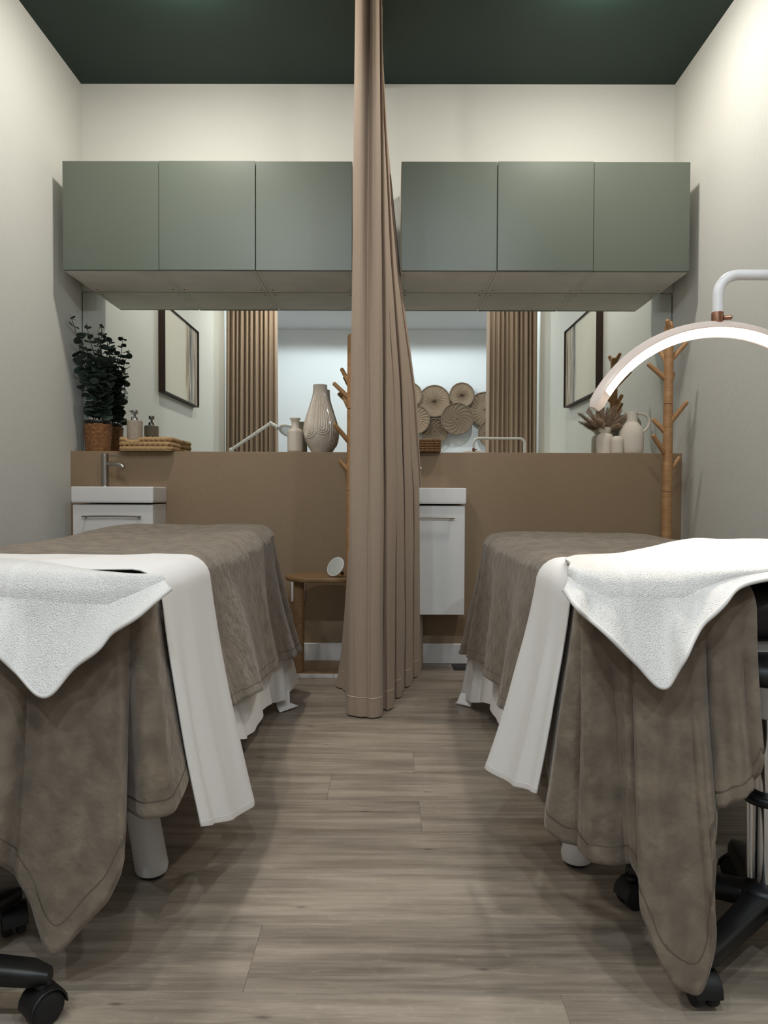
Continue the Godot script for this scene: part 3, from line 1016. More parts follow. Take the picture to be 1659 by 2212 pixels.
	cols = [
		[0.375, 1.47, 0.345, 1.37, 0.325, 0.70, 1.325], [0.385, 1.56, 0.36, 1.338, 0.345, 0.668, 1.30], [0.42, 1.64, 0.40, 1.33, 0.385, 0.632, 1.285], [0.46, 1.68, 0.45, 1.33, 0.44, 0.578, 1.272], [0.49, 1.69, 0.49, 1.33, 0.487, 0.537, 1.262],
		[0.53, 1.69, 0.53, 1.33, 0.525, 0.60, 1.268], [0.58, 1.69, 0.58, 1.33, 0.58, 0.66, 1.28], [0.64, 1.69, 0.64, 1.332, 0.635, 0.706, 1.305], [0.72, 1.69, 0.72, 1.36, 0.72, 0.722, 1.335], [0.85, 1.68, 0.85, 1.42, 0.85, 0.728, 1.405], [0.97, 1.66, 0.97, 1.48, 0.97, 0.728, 1.46]]
	g = drape(cols, 0.735, 0.05, 14, 36, [[0.9, 0.3, 0.01], [1.5, 0.25, -0.006], [2.2, 0.35, 0.008], [3.3, 0.5, -0.004], [4.9, 0.3, 0.012], [5.7, 0.3, -0.01], [6.5, 0.35, 0.008]], n2, 0.006, lump)
	tw = cloth("hand_towel", "white terry towel with a corner hanging over the foot of the right bed", "towel", g, 0.006, M.terry, "white terry towels")
	part(tw, "edge_binding", seam_line(g, 0, 0.0042), M.terry_edge)


func build_divider() -> void:
	var o := thing("divider_curtain", "tall taupe curtain dividing the room, gathered between the two beds", "curtain")
	var low := [[-0.232, 3.34], [-0.225, 3.25], [-0.19, 3.20], [-0.168, 3.06], [-0.163, 2.92], [-0.145, 2.84], [-0.105, 2.81], [-0.078, 2.812], [-0.05, 2.80], [-0.022, 2.83], [-0.014, 2.92], [0.002, 2.90], [0.022, 2.935], [0.034, 3.03], [0.034, 3.10], [0.046, 3.08], [0.064, 3.11], [0.076, 3.21], [0.076, 3.28], [0.088, 3.26], [0.106, 3.29], [0.120, 3.39], [0.121, 3.45], [0.132, 3.43], [0.150, 3.46], [0.163, 3.54], [0.164, 3.60], [0.175, 3.60], [0.184, 3.66]]
	var high := []
	for q in low:
		# gathered along the track at the ceiling
		var hx: float = lerpf(-0.137, -0.03, clampf((q[0] + 0.165) / 0.16, 0.0, 1.0))
		if q[0] > -0.016: hx = -0.047 + 0.017 * sin((q[0] + 0.016) * 70.0)
		if q[0] < -0.165: hx = -0.137 + (q[0] + 0.165) * 0.12
		high.append([hx, lerpf(2.84, 3.62, (q[1] - 2.80) / 0.86) + (0.05 if absf(q[0] + 0.078) < 0.01 else 0.0)])
	var blend := [[0.0], [0.03], [0.19], [0.56], [0.77], [1.0], [1.0]]
	var bh := [0.0, 0.9, 1.37, 1.93, 2.38, 2.87, 3.07]
	var nsub := 9
	var nr := 70
	var g := []
	var wob := noise(81, 0.8)
	for q in (low.size() - 1) * nsub + 1:
		var s := minf(float(q) / nsub, low.size() - 1.0001)
		var a := along(low, s)
		var b := along(high, s)
		var col := PackedVector3Array()
		for k in nr + 1:
			var h := lerpf(3.045, 0.006, float(k) / nr)
			var i := 0
			while i < 5 and h > bh[i + 1]: i += 1
			var f: float = lerpf(blend[i][0], blend[i + 1][0], (h - bh[i]) / (bh[i + 1] - bh[i]))
			if a[0] < -0.15:
				var fl := clampf(pow(h / 1.25, 0.6), 0.0, 1.0)
				f = lerpf(f, maxf(f, fl), clampf((-0.15 - a[0]) / 0.03, 0.0, 1.0))
			var wx := wob.get_noise_2d(s * 0.9, h * 0.7) * 0.010 * (1.0 - f)
			col.append(V(lerpf(a[0], b[0], f) + wx, h, lerpf(a[1], b[1], f) + wx * 0.5))
		g.append(col)
	part(o, "fabric", sheet(g, 0.003), M.curtain)
	var pts := []
	for i in g.size():
		var row: PackedVector3Array = g[i]
		var p := row[nr - 2] + Vector3(0, -0.012, 0)
		pts.append(p + Vector3(0, 0, 0.001))
	part(o, "hem_stitch", tube(pts, 0.0024, 6), M.stitch)
	part(o, "ceiling_track", box(Vector3(0.03, 0.024, 3.2), 0.003), M.white_plastic, V(-0.09, HC - 0.012, 2.25))


func pleats(x0: float, x1: float, d: float, n: int, seed_: int, lean: float) -> Array:
	var g := []
	var r := RandomNumberGenerator.new()
	r.seed = seed_
	var ctrl := []
	for k in n * 2 + 1:
		var x := lerpf(x0, x1, k / (n * 2.0)) + r.randf_range(-0.005, 0.005)
		ctrl.append([x, d + (0.030 if k % 2 else -0.030) + r.randf_range(-0.012, 0.012), r.randf_range(-0.012, 0.012)])
	var ns := n * 2 * 6
	for q in ns + 1:
		var c := along(ctrl, minf(q / 6.0, n * 2 - 0.0001))
		var col := PackedVector3Array()
		for k in 25:
			var f := k / 24.0
			col.append(V(c[0] + (c[2] + lean * (q / float(ns) - 0.5)) * f, lerpf(HC - 0.03, 0.012, f), d + (c[1] - d) * (0.7 + 0.4 * f)))
		g.append(col)
	return g


func build_rear_curtains() -> void:
	var o := thing("entrance_curtain", "taupe pleated curtain drawn to the left wall at the room entrance", "curtain", Vector3.ZERO, 0.0, "entrance curtains seen in the mirror")
	part(o, "fabric", sheet(pleats(-1.63, -1.115, 0.5, 11, 91, 0.03), 0.003), M.curtain)
	o = thing("entrance_curtain", "taupe pleated curtain drawn to the right wall at the room entrance", "curtain", Vector3.ZERO, 0.0, "entrance curtains seen in the mirror")
	part(o, "fabric", sheet(pleats(1.0, 1.50, 0.5, 11, 92, 0.03), 0.003), M.curtain)
	var t := part(self, "curtain_track", box(Vector3(XR - XL - 0.02, 0.024, 0.03), 0.003), M.white_plastic, V((XL + XR) / 2, HC - 0.012, 0.5))
	meta(t, "white ceiling track of the entrance curtains", "curtain track")


func coat_rack(label: String, x: float, d: float, pegs: Array, turn: float) -> void:
	var o := thing("coat_rack", label, "coat rack", V(x, 0, d), 0.0, "wooden coat racks")
	var cuts := [0.03, 0.46, 0.895, 1.315, 1.70]
	for k in 4:
		var r0 := lerpf(0.026, 0.021, k / 4.0)
		var r1 := lerpf(0.026, 0.021, (k + 1) / 4.0)
		var a: float = cuts[k] + 0.001
		var b: float = cuts[k + 1] - 0.001
		var prof := [Vector2(0, a), Vector2(r0 - 0.002, a), Vector2(r0, a + 0.003), Vector2(r1, b - 0.003), Vector2(r1 - 0.002, b), Vector2(0, b)]
		if k == 3:
			prof = [Vector2(0, a), Vector2(r0 - 0.002, a), Vector2(r0, a + 0.003), Vector2(r1, b - 0.012), Vector2(r1 * 0.85, b - 0.004), Vector2(r1 * 0.5, b), Vector2(0, b + 0.001)]
		part(o, "pole_section", lathe(prof, 24), M.wood)
	for p in pegs:
		# height, compass direction (0 = to the right, 90 = away from the camera), rise, length
		var az := deg_to_rad(p[1])
		var el := deg_to_rad(p[2])
		var dir := Vector3(cos(az) * cos(el), sin(el), -sin(az) * cos(el))
		var a := Vector3(0, p[0], 0) + dir * 0.006
		part(o, "peg", rod(a, a + dir * p[3], 0.0125, 0.0105, 14), M.wood)
	if d > 3.6:
		part(o, "round_base", lathe([Vector2(0, 0.0), Vector2(0.034, 0.0), Vector2(0.036, 0.004), Vector2(0.034, 0.03), Vector2(0, 0.03)], 28), M.wood)
		return
	for k in 3:
		var az := turn + TAU * k / 3
		var dir := Vector3(cos(az), 0, sin(az))
		part(o, "foot", rod(Vector3(0, 0.13, 0) + dir * 0.015, dir * 0.17 + Vector3(0, 0.014, 0), 0.016, 0.013, 14), M.wood)


func build_coat_racks() -> void:
	coat_rack("light wooden coat rack standing in the corner behind the right bed", 1.345, 3.48, [
		[1.66, 235.0, 55.0, 0.06], [1.515, 15.0, 46.0, 0.135], [1.66, 60.0, 50.0, 0.07], [1.425, 172.0, 42.0, 0.125], [1.385, 45.0, 58.0, 0.10], [1.215, 330.0, 52.0, 0.135], [1.17, 165.0, 48.0, 0.10], [1.06, 200.0, 50.0, 0.135], [0.985, 12.0, 50.0, 0.10], [1.33, 75.0, 45.0, 0.12], [1.50, 95.0, 44.0, 0.12]], 0.5)
	coat_rack("light wooden coat rack half hidden behind the dividing curtain", -0.186, 3.712, [
		[1.36, 178.0, 44.0, 0.125], [1.135, 200.0, 48.0, 0.135], [0.985, 172.0, 50.0, 0.09], [1.43, 130.0, 50.0, 0.13], [1.30, 120.0, 44.0, 0.12], [1.62, 20.0, 46.0, 0.12], [1.2, 10.0, 45.0, 0.12]], 0.0)


func build_side_table() -> void:
	var o := thing("side_table", "oval wooden side table between the left bed and the curtain", "table", V(-0.30, 0, 3.53))
	var top := []
	for q in [[-0.006, 0.460], [0.0, 0.464], [0.0, 0.478], [-0.003, 0.481]]:
		top.append(rrect(0.39 + 2 * q[0], 0.29 + 2 * q[0], 0.15, q[1], 12))
	part(o, "table_top", loft(top), M.oak)
	part(o, "leg", pad(0.052, 0.438, 0.04, 0.018, 0.002), M.oak, Vector3(-0.125, 0.022, 0.06))
	part(o, "leg", pad(0.052, 0.438, 0.04, 0.018, 0.002), M.oak, Vector3(0.14, 0.022, 0.06))
	part(o, "base_board", box(Vector3(0.40, 0.02, 0.28), 0.002), M.oak, Vector3(0, 0.0115, -0.04))
	part(o, "edge_strip", box(Vector3(0.245, 0.019, 0.003), 0.0006), M.trim, Vector3(-0.0775, 0.0105, 0.102))
	part(o, "edge_strip", box(Vector3(0.15, 0.019, 0.003), 0.0006), M.trim, Vector3(0.122, 0.0105, 0.102))
	# small round mirror leaning on a wooden wedge
	var m := thing("vanity_mirror", "small round tilted mirror on the oval side table", "mirror", V(-0.243, 0.481, 3.46))
	var disc := part(m, "mirror_disc", lathe([Vector2(0, -0.004), Vector2(0.048, -0.004), Vector2(0.0495, -0.002), Vector2(0.0495, 0.002), Vector2(0.048, 0.0032), Vector2(0, 0.0032)], 48), M.white_plastic)
	disc.transform = Transform3D(Basis.from_euler(Vector3(deg_to_rad(62), deg_to_rad(-38), 0)), Vector3(-0.004, 0.0495, 0))
	part(disc, "glass", lathe([Vector2(0, 0.0032), Vector2(0.045, 0.0032), Vector2(0.045, 0.0040), Vector2(0, 0.0040)], 48), M.hand_mirror)
	part(m, "wooden_foot", rod(Vector3(0.032, 0.009, -0.034), Vector3(0.004, 0.04, -0.008), 0.009, 0.007), M.oak)


func star_base(o: Node3D, first: float, r: float) -> void:
	part(o, "base_hub", lathe([Vector2(0, 0.075), Vector2(0.045, 0.075), Vector2(0.05, 0.085), Vector2(0.045, 0.115), Vector2(0.032, 0.125), Vector2(0, 0.125)], 24), M.black)
	for k in 5:
		var az := first + TAU * k / 5
		var dir := Vector3(cos(az), 0, -sin(az))
		var rings := []
		for f in 9:
			var t := f / 8.0
			var c := dir * lerpf(0.03, r + 0.012, t)
			var side := Vector3(-dir.z, 0, dir.x)
			var hw := lerpf(0.026, 0.020, t) * (0.55 if f == 8 else 1.0)
			var y1 := lerpf(0.117, 0.094, t) - (0.006 if f == 8 else 0.0)
			var y0 := lerpf(0.082, 0.068, t)
			var p := PackedVector3Array()
			for q in [[-1.0, 0.0], [-1.0, 0.65], [-0.72, 1.0], [0.72, 1.0], [1.0, 0.65], [1.0, 0.0]]:
				p.append(c + side * hw * q[0] + Vector3(0, lerpf(y0, y1, q[1]), 0))
			rings.append(p)
		var leg := part(o, "base_leg", loft(rings), M.black)
		var at := dir * r
		var caster := part(leg, "caster", lathe([Vector2(0.0, 0.05), Vector2(0.012, 0.052), Vector2(0.013, 0.07), Vector2(0, 0.071)], 16), M.black, at)
		var turn := az + 0.9
		for s in [-1, 1]:
			var wheel := MeshInstance3D.new()
			wheel.mesh = lathe([Vector2(0, -0.0095), Vector2(0.018, -0.0095), Vector2(0.0265, -0.007), Vector2(0.028, -0.003), Vector2(0.028, 0.003), Vector2(0.0265, 0.007), Vector2(0.018, 0.0095), Vector2(0, 0.0095)], 24)
			wheel.material_override = M.rubber
			wheel.name = "wheel"
			leg.add_child(wheel, true)
			wheel.transform = Transform3D(Basis(Vector3.UP, turn) * Basis(Vector3.RIGHT, PI / 2), at + Basis(Vector3.UP, turn) * Vector3(0, 0.0285, s * 0.0125))
		# hood over the wheels
		var hood := []
		for f in 9:
			var a := PI * f / 8.0
			var p := PackedVector3Array()
			for q in [[-0.024, 0.0295], [-0.021, 0.0325], [0.021, 0.0325], [0.024, 0.0295], [0.02, 0.0285], [-0.02, 0.0285]]:
				p.append(at + Basis(Vector3.UP, turn) * Vector3(cos(a) * q[1], 0.0285 + sin(a) * q[1] * 1.05, q[0]))
			hood.append(p)
		part(leg, "caster_hood", loft(hood), M.black)


func stool(label: String, x: float, d: float, first: float) -> void:
	var o := thing("rolling_stool", label, "stool", V(x, 0, d), 0.0, "black rolling stools")
	star_base(o, first, 0.25)
	part(o, "lower_column", lathe([Vector2(0, 0.12), Vector2(0.022, 0.12), Vector2(0.022, 0.285), Vector2(0, 0.285)], 24), M.chrome)
	part(o, "lift_rod", rod(Vector3(-0.032, 0.135, 0.004), Vector3(-0.032, 0.29, 0.004), 0.008, 0.009, 12), M.chrome)
	part(o, "collar_ring", lathe([Vector2(0, 0.284), Vector2(0.04, 0.284), Vector2(0.044, 0.289), Vector2(0.044, 0.297), Vector2(0.04, 0.302), Vector2(0, 0.302)], 28), M.black)
	part(o, "column", lathe([Vector2(0, 0.302), Vector2(0.0275, 0.302), Vector2(0.0275, 0.448), Vector2(0, 0.448)], 28), M.chrome)
	part(o, "seat_cup", lathe([Vector2(0, 0.448), Vector2(0.026, 0.448), Vector2(0.03, 0.455), Vector2(0.031, 0.49), Vector2(0.04, 0.512), Vector2(0.05, 0.52), Vector2(0, 0.52)], 28), M.white_plastic)
	part(o, "seat", lathe([Vector2(0, 0.52), Vector2(0.075, 0.52), Vector2(0.095, 0.526), Vector2(0.102, 0.54), Vector2(0.10, 0.556), Vector2(0.088, 0.566), Vector2(0, 0.570)], 36), M.leather)


func build_stools() -> void:
	stool("black rolling stool tucked under the foot of the right bed", 0.735, 1.385, deg_to_rad(148))
	stool("black rolling stool in front of the foot of the left bed", -0.815, 1.172, 0.0)


func build_lamps() -> void:
	# half moon lamp
	var o := thing("half_moon_lamp", "white floor lamp with a glowing half moon arc over the right bed", "lamp", V(1.17, 0, 1.62))
	var c := Vector3(0.735 - 1.17, 0.945, 0)
	var R := 0.300
	var body := []
	var strip := []
	var seg := 48
	for k in seg + 1:
		var a := deg_to_rad(lerpf(-66, 66, k / float(seg)))
		var out := Vector3(sin(a), cos(a), 0)
		var face := (-out * 0.70 + Vector3(0, 0, 1) * 0.714).normalized()
		var w := face.cross(Vector3(cos(a), -sin(a), 0)).normalized()
		var p := c + out * R
		var hw := 0.0155
		var dp := 0.012
		if k == 0 or k == seg:
			hw = 0.011
			dp = 0.008
		var pr := PackedVector3Array()
		for q in [[-1.0, -0.7], [-0.8, -1.0], [0.8, -1.0], [1.0, -0.7], [1.0, 0.9], [0.93, 1.0], [-0.93, 1.0], [-1.0, 0.9]]:
			pr.append(p + w * hw * q[0] + face * dp * q[1])
		body.append(pr)
		if k > 2 and k < seg - 2:
			var sr := PackedVector3Array()
			for q in [[-0.82, 0.9], [0.82, 0.9], [0.70, 1.22], [-0.70, 1.22]]:
				sr.append(p + w * hw * q[0] + face * dp * q[1])
			strip.append(sr)
	var arc := part(o, "lamp_arc", loft(body), M.lamp_body)
	part(arc, "light_strip", loft(strip), M.glow_lamp)
	for k in 5:
		var a := deg_to_rad(-48.0 + 24.0 * k)
		var out := Vector3(sin(a), cos(a), 0)
		var l := AreaLight3D.new()
		l.name = "lamp_light"
		l.area_size = Vector2(0.11, 0.02)
		l.light_color = Color(1.0, 0.96, 0.90)
		l.light_energy = 0.10
		l.area_range = 8.0
		l.area_attenuation = 2.0
		l.shadow_enabled = true
		var face := (-out * 0.70 + Vector3(0, 0, 1) * 0.714).normalized()
		var xa := Vector3(cos(a), -sin(a), 0)
		l.transform = Transform3D(Basis(xa, (-face).cross(-xa).normalized() * -1.0, -face), c + out * R + face * 0.0175)
		o.add_child(l)
	var apex := c + Vector3(0, R + 0.013, -0.004)
	part(o, "clamp", lathe([Vector2(0, 0), Vector2(0.012, 0), Vector2(0.013, 0.002), Vector2(0.013, 0.024), Vector2(0.011, 0.026), Vector2(0, 0.026)], 10), M.bronze, apex)
	part(o, "clamp_screw", rod(apex + Vector3(0.01, 0.012, 0.004), apex + Vector3(0.03, 0.012, 0.008), 0.005), M.bronze)
	var pts := [apex + Vector3(0, 0.02, 0), apex + Vector3(0, 0.045, 0)]
	var h := 1.366
	var px := apex.x
	for k in range(0, 9):
		var a := PI / 2 * k / 8.0
		pts.append(Vector3(px + 0.045 * (1 - cos(a)), h - 0.045 + 0.045 * sin(a), -0.004))
	for k in range(0, 9):
		var a := PI / 2 * k / 8.0
		pts.append(Vector3(-0.045 + 0.045 * sin(a), h - 0.045 * (1 - cos(a)), -0.004))
	pts.append(Vector3(0, 0.8, -0.004))
	part(o, "arm", tube(pts, 0.0115, 16), M.white_plastic)
	part(o, "pole", tube([Vector3(0, 0.82, -0.004), Vector3(0, 0.03, -0.004)], 0.015, 16), M.white_plastic)
	part(o, "base", lathe([Vector2(0, 0.0), Vector2(0.13, 0.0), Vector2(0.135, 0.005), Vector2(0.135, 0.018), Vector2(0.128, 0.025), Vector2(0.02, 0.032), Vector2(0, 0.032)], 40), M.white_plastic)
	# magnifier lamp, seen in the mirror
	o = thing("magnifier_lamp", "white jointed magnifier lamp beside the foot of the left bed", "lamp", V(-1.47, 0, 1.0))
	part(o, "base", lathe([Vector2(0, 0.0), Vector2(0.12, 0.0), Vector2(0.125, 0.006), Vector2(0.12, 0.022), Vector2(0.02, 0.03), Vector2(0, 0.03)], 36), M.white_plastic)
	part(o, "pole", tube([Vector3(0, 0.025, 0), Vector3(0, 1.29, 0)], 0.014, 16), M.white_plastic)
	part(o, "joint", rod(Vector3(0, 1.30, -0.02), Vector3(0, 1.30, 0.02), 0.022), M.white_plastic)
	var elbow := Vector3(0.375, 1.555, 0)
	part(o, "arm", rod(Vector3(0, 1.30, 0), elbow, 0.0155, 0.0155), M.white_plastic)
	part(o, "elbow", rod(elbow + Vector3(-0.02, 0.005, 0), elbow + Vector3(0.06, -0.04, 0), 0.018, 0.016), M.white_plastic)
	part(o, "tilt_knob", rod(elbow + Vector3(0.06, -0.05, -0.02), elbow + Vector3(0.06, -0.05, 0.02), 0.016), M.chrome)
	var loop := []
	var hc := elbow + Vector3(0.17, -0.075, 0)
	var tilt := Basis(Vector3(0, 0, 1), deg_to_rad(-14)) * Basis(Vector3(1, 0, 0), deg_to_rad(28))
	for k in 40:
		var a := TAU * k / 40
		loop.append(hc + tilt * Vector3(cos(a) * 0.09, 0, sin(a) * 0.09))
	var head := part(o, "lens_ring", tube(loop, 0.013, 12, true), M.white_plastic)
	var lens := part(head, "lens", lathe([Vector2(0, -0.006), Vector2(0.05, -0.004), Vector2(0.082, 0), Vector2(0.05, 0.004), Vector2(0, 0.006)], 36), M.lens)
	lens.transform = Transform3D(tilt, hc)


func rect_path(w: float, d: float, r: float, y: float, step: float) -> Array:
	var ringp := rrect(w, d, r, y, 10)
	var curve := []
	var n := ringp.size()
	for i in n:
		var a := ringp[i]
		var b := ringp[(i + 1) % n]
		var k := maxi(1, int(a.distance_to(b) / step))
		for q in k: curve.append(a.lerp(b, float(q) / k))
	return curve


func woven_tray(called: String, label: String, w: float, d: float, r: float, rows: int, cr_: float, m: Material, at: Vector3, turn: float, notch: bool) -> void:
	var o := thing(called, label, "basket", at, turn)
	part(o, "woven_base", loft([rrect(w - cr_, d - cr_, r, 0.001), rrect(w - cr_, d - cr_, r, 0.006)]), m)
	for k in rows:
		var y := cr_ + k * cr_ * 1.72
		var path := rect_path(w - 2 * cr_, d - 2 * cr_, r, y, 0.0045)
		if notch and k == rows - 1:
			# the front edge dips where the handle opening is
			for i in path.size():
				var p: Vector3 = path[i]
				if p.z > 0.0: p.y -= cr_ * 1.2 * exp(-pow((p.x + 0.06) / 0.035, 4.0))
				path[i] = p
		var coil := part(o, "braided_coil", tube(path, cr_, 10, true, 0.42, (0.55 if k % 2 else -0.55)), m)
		coil.rotation.y = 0.0


func build_ledge_left() -> void:
	# eucalyptus in a fibre pot
	var o := thing("potted_eucalyptus", "tall dark eucalyptus plant in a rough brown fibre pot on the ledge", "plant", V(-1.53, HL, 3.818))
	var rings := []
	var pn := noise(95, 0.9)
	for q in [[0.061, 0.0], [0.063, 0.004], [0.0655, 0.05], [0.069, 0.10], [0.072, 0.138], [0.0725, 0.144], [0.068, 0.144], [0.066, 0.13], [0.064, 0.10]]:
		var p := PackedVector3Array()
		for k in 40:
			var a := TAU * k / 40
			var n := 1.0 + 0.035 * pn.get_noise_3d(cos(a) * 2.5, q[1] * 30.0, sin(a) * 2.5)
			p.append(Vector3(cos(a) * q[0] * n, q[1] + (0.006 * pn.get_noise_2d(cos(a) * 4, sin(a) * 4) if q[1] > 0.13 else 0.0), sin(a) * q[0] * n))
		rings.append(p)
	part(o, "fibre_pot", loft(rings), M.fibre)
	part(o, "inner_pot", lathe([Vector2(0, 0.09), Vector2(0.058, 0.09), Vector2(0.064, 0.15), Vector2(0.068, 0.152), Vector2(0.068, 0.164), Vector2(0.062, 0.164), Vector2(0.058, 0.152), Vector2(0, 0.152)], 36), M.black)
	var leaf_meshes := []
	for kind in 3:
		var pts := PackedVector3Array()
		var lo := PackedVector3Array()
		var seg := 9
		for k in seg:
			var a := TAU * k / seg
			var rad: float = [0.022, 0.0265, 0.031][kind] * (1.0 + 0.08 * sin(2 * a))
			pts.append(Vector3(cos(a) * rad + 0.026, 0.003 * cos(2 * a), sin(a) * rad * 0.9))
			lo.append(pts[k] + Vector3(0, -0.0009, 0))
		leaf_meshes.append(loft([lo, pts]))
	var r := RandomNumberGenerator.new()
	r.seed = 777
	var stems := [[-0.105, 0.10, 0.70, 1], [-0.035, 0.05, 0.665, 0], [0.045, 0.07, 0.66, 0], [0.015, 0.02, 0.60, 0], [0.095, 0.05, 0.585, 0], [-0.075, 0.02, 0.56, 1], [-0.02, 0.09, 0.53, 0], [0.06, -0.03, 0.54, 0], [-0.06, 0.07, 0.50, 1], [0.035, 0.085, 0.47, 0], [-0.005, -0.03, 0.50, 0], [0.085, 0.02, 0.44, 0]]
	for s in stems:
		var foot := Vector3(r.randf_range(-0.04, 0.04), 0.15, r.randf_range(-0.04, 0.04))
		var tip := Vector3(s[0], s[2], s[1])
		var path := []
		for k in 9:
			var f := k / 8.0
			path.append(foot.lerp(Vector3(lerpf(foot.x, tip.x, f * f * 0.6 + f * 0.4), lerpf(foot.y, tip.y, f), lerpf(foot.z, tip.z, f)), 1.0) + Vector3(0.006 * sin(f * 7 + s[0] * 40), 0, 0.006 * cos(f * 6 + s[1] * 30)))
		var stem := part(o, "stem", tube(path, [0.0028, 0.0027, 0.0026, 0.0025, 0.0024, 0.0022, 0.002, 0.0017, 0.001], 6), M.stem)
		var pairs := 12
		var az := r.randf() * TAU
		for k in pairs:
			var f := 0.09 + 0.91 * (k + 0.5) / pairs
			var q := f * 8.0
			var i := mini(int(q), 7)
			var p: Vector3 = path[i].lerp(path[i + 1], q - i)
			az += 1.35 + r.randf_range(-0.35, 0.35)
			var sc := lerpf(1.15, 0.5, pow(f, 2.5)) * r.randf_range(0.85, 1.12)
			for e in 2:
				var l := MeshInstance3D.new()
				l.mesh = leaf_meshes[r.randi() % 3]
				l.material_override = M.leaf_b if (s[3] == 1 and r.randf() < 0.6) or r.randf() < 0.12 else M.leaf
				l.name = "leaf"
				stem.add_child(l, true)
				var bs := Basis(Vector3.UP, az + PI * e + r.randf_range(-0.3, 0.3)) * Basis(Vector3(0, 0, 1), r.randf_range(-0.45, 0.6)) * Basis(Vector3.RIGHT, r.randf_range(-1.0, 1.0))
				var world: Vector3 = p + bs * Vector3(0.05 * sc, 0, 0)
				# keep leaves clear of wall and mirror
				if world.x < XL + 1.53 + 0.008 or world.z < 3.818 - DB + 0.008:
					bs = Basis(Vector3.UP, PI) * bs
				l.transform = Transform3D(bs.scaled(Vector3.ONE * sc), p)
	# tray with soap dispenser
	woven_tray("woven_tray", "low braided tray under the stone soap dispenser on the ledge", 0.285, 0.20, 0.03, 3, 0.0135, M.rope, V(-1.245, HL, 3.79), 0.0, true)
	var s := thing("soap_dispenser", "stone soap dispenser with a chrome pump in the braided tray", "soap dispenser", V(-1.317, HL + 0.007, 3.765))
	part(s, "bottle", lathe([Vector2(0, 0), Vector2(0.037, 0), Vector2(0.039, 0.003), Vector2(0.0395, 0.148), Vector2(0.038, 0.152), Vector2(0, 0.152)], 36), M.stone)
	part(s, "pump_collar", lathe([Vector2(0, 0.152), Vector2(0.017, 0.152), Vector2(0.0175, 0.154), Vector2(0.0175, 0.171), Vector2(0.006, 0.173), Vector2(0.006, 0.188), Vector2(0, 0.188)], 24), M.chrome)
	var head := part(s, "pump_head", lathe([Vector2(0, 0.188), Vector2(0.0165, 0.188), Vector2(0.0165, 0.205), Vector2(0.015, 0.207), Vector2(0, 0.207)], 24), M.chrome)
	part(head, "nozzle", rod(Vector3(0, 0.199, 0.01), Vector3(-0.012, 0.197, 0.05), 0.0045, 0.0035, 10), M.chrome)
	var soap := part(self, "soap_bar", pad(0.05, 0.018, 0.032, 0.012, 0.007), M.ceramic, V(-1.245, HL + 0.0065, 3.745))
	meta(soap, "small white soap bar next to the stone dispenser in the braided tray", "soap")
	# little bottle vase
	var b := part(self, "bottle_vase", lathe([Vector2(0, 0), Vector2(0.037, 0), Vector2(0.041, 0.004), Vector2(0.0415, 0.012), Vector2(0.0415, 0.105), Vector2(0.039, 0.117), Vector2(0.026, 0.124), Vector2(0.0205, 0.130), Vector2(0.0195, 0.150), Vector2(0.021, 0.164), Vector2(0.027, 0.174), Vector2(0.028, 0.180), Vector2(0.024, 0.180), Vector2(0.018, 0.166), Vector2(0.017, 0.135)], 40), M.glaze, V(-0.485, HL, 3.80))
	meta(b, "short cream bottle vase next to the tall grooved vase", "vase")
	# tall grooved vase
	var prof := [[0.046, 0.0], [0.05, 0.006], [0.058, 0.02], [0.072, 0.05], [0.081, 0.08], [0.0845, 0.105], [0.084, 0.13], [0.079, 0.16], [0.070, 0.19], [0.060, 0.22], [0.051, 0.25], [0.044, 0.275], [0.039, 0.30], [0.0365, 0.325], [0.036, 0.345], [0.036, 0.355]]
	var vr := []
	var nseg := 168
	var ny := 132
	for j in ny + 1:
		var t := j / float(ny) * (prof.size() - 1)
		var pr := along(prof, minf(t, prof.size() - 1.001))
		var p := PackedVector3Array()
		for k in nseg:
			var th := TAU * k / nseg
			var cells := 7.0
			var u := fposmod(th / TAU * cells, 1.0) - 0.5
			var ci := int(floor(th / TAU * cells))
			var a: float = u * TAU / cells * 0.075
			var yk: float = 0.075 + 0.05 * ((ci * 3) % 4) / 3.0
			var dist: float = absf(a) if pr[1] > yk else sqrt(a * a + pow(pr[1] - yk, 2.0))
			var rel := 0.5 + 0.5 * cos(dist / 0.0118 * TAU)
			rel = pow(rel, 1.5)
			var amp := 0.0042 * smoothstep(0.015, 0.04, pr[1]) * (1.0 - 0.6 * smoothstep(0.24, 0.34, pr[1]))
			if dist > 0.045: rel = 0.3
			var rr: float = pr[0] - 0.002 + amp * rel * 1.6
			p.append(Vector3(cos(th) * rr, pr[1], sin(th) * rr))
		vr.append(p)
	for q in [[0.031, 0.355], [0.030, 0.30], [0.02, 0.25]]: vr.append(ring(q[0], q[1], nseg))
	var gv := part(self, "grooved_vase", loft(vr), M.glaze, V(-0.355, HL, 3.808))
	meta(gv, "tall glossy cream vase with carved drip grooves on the ledge", "vase")


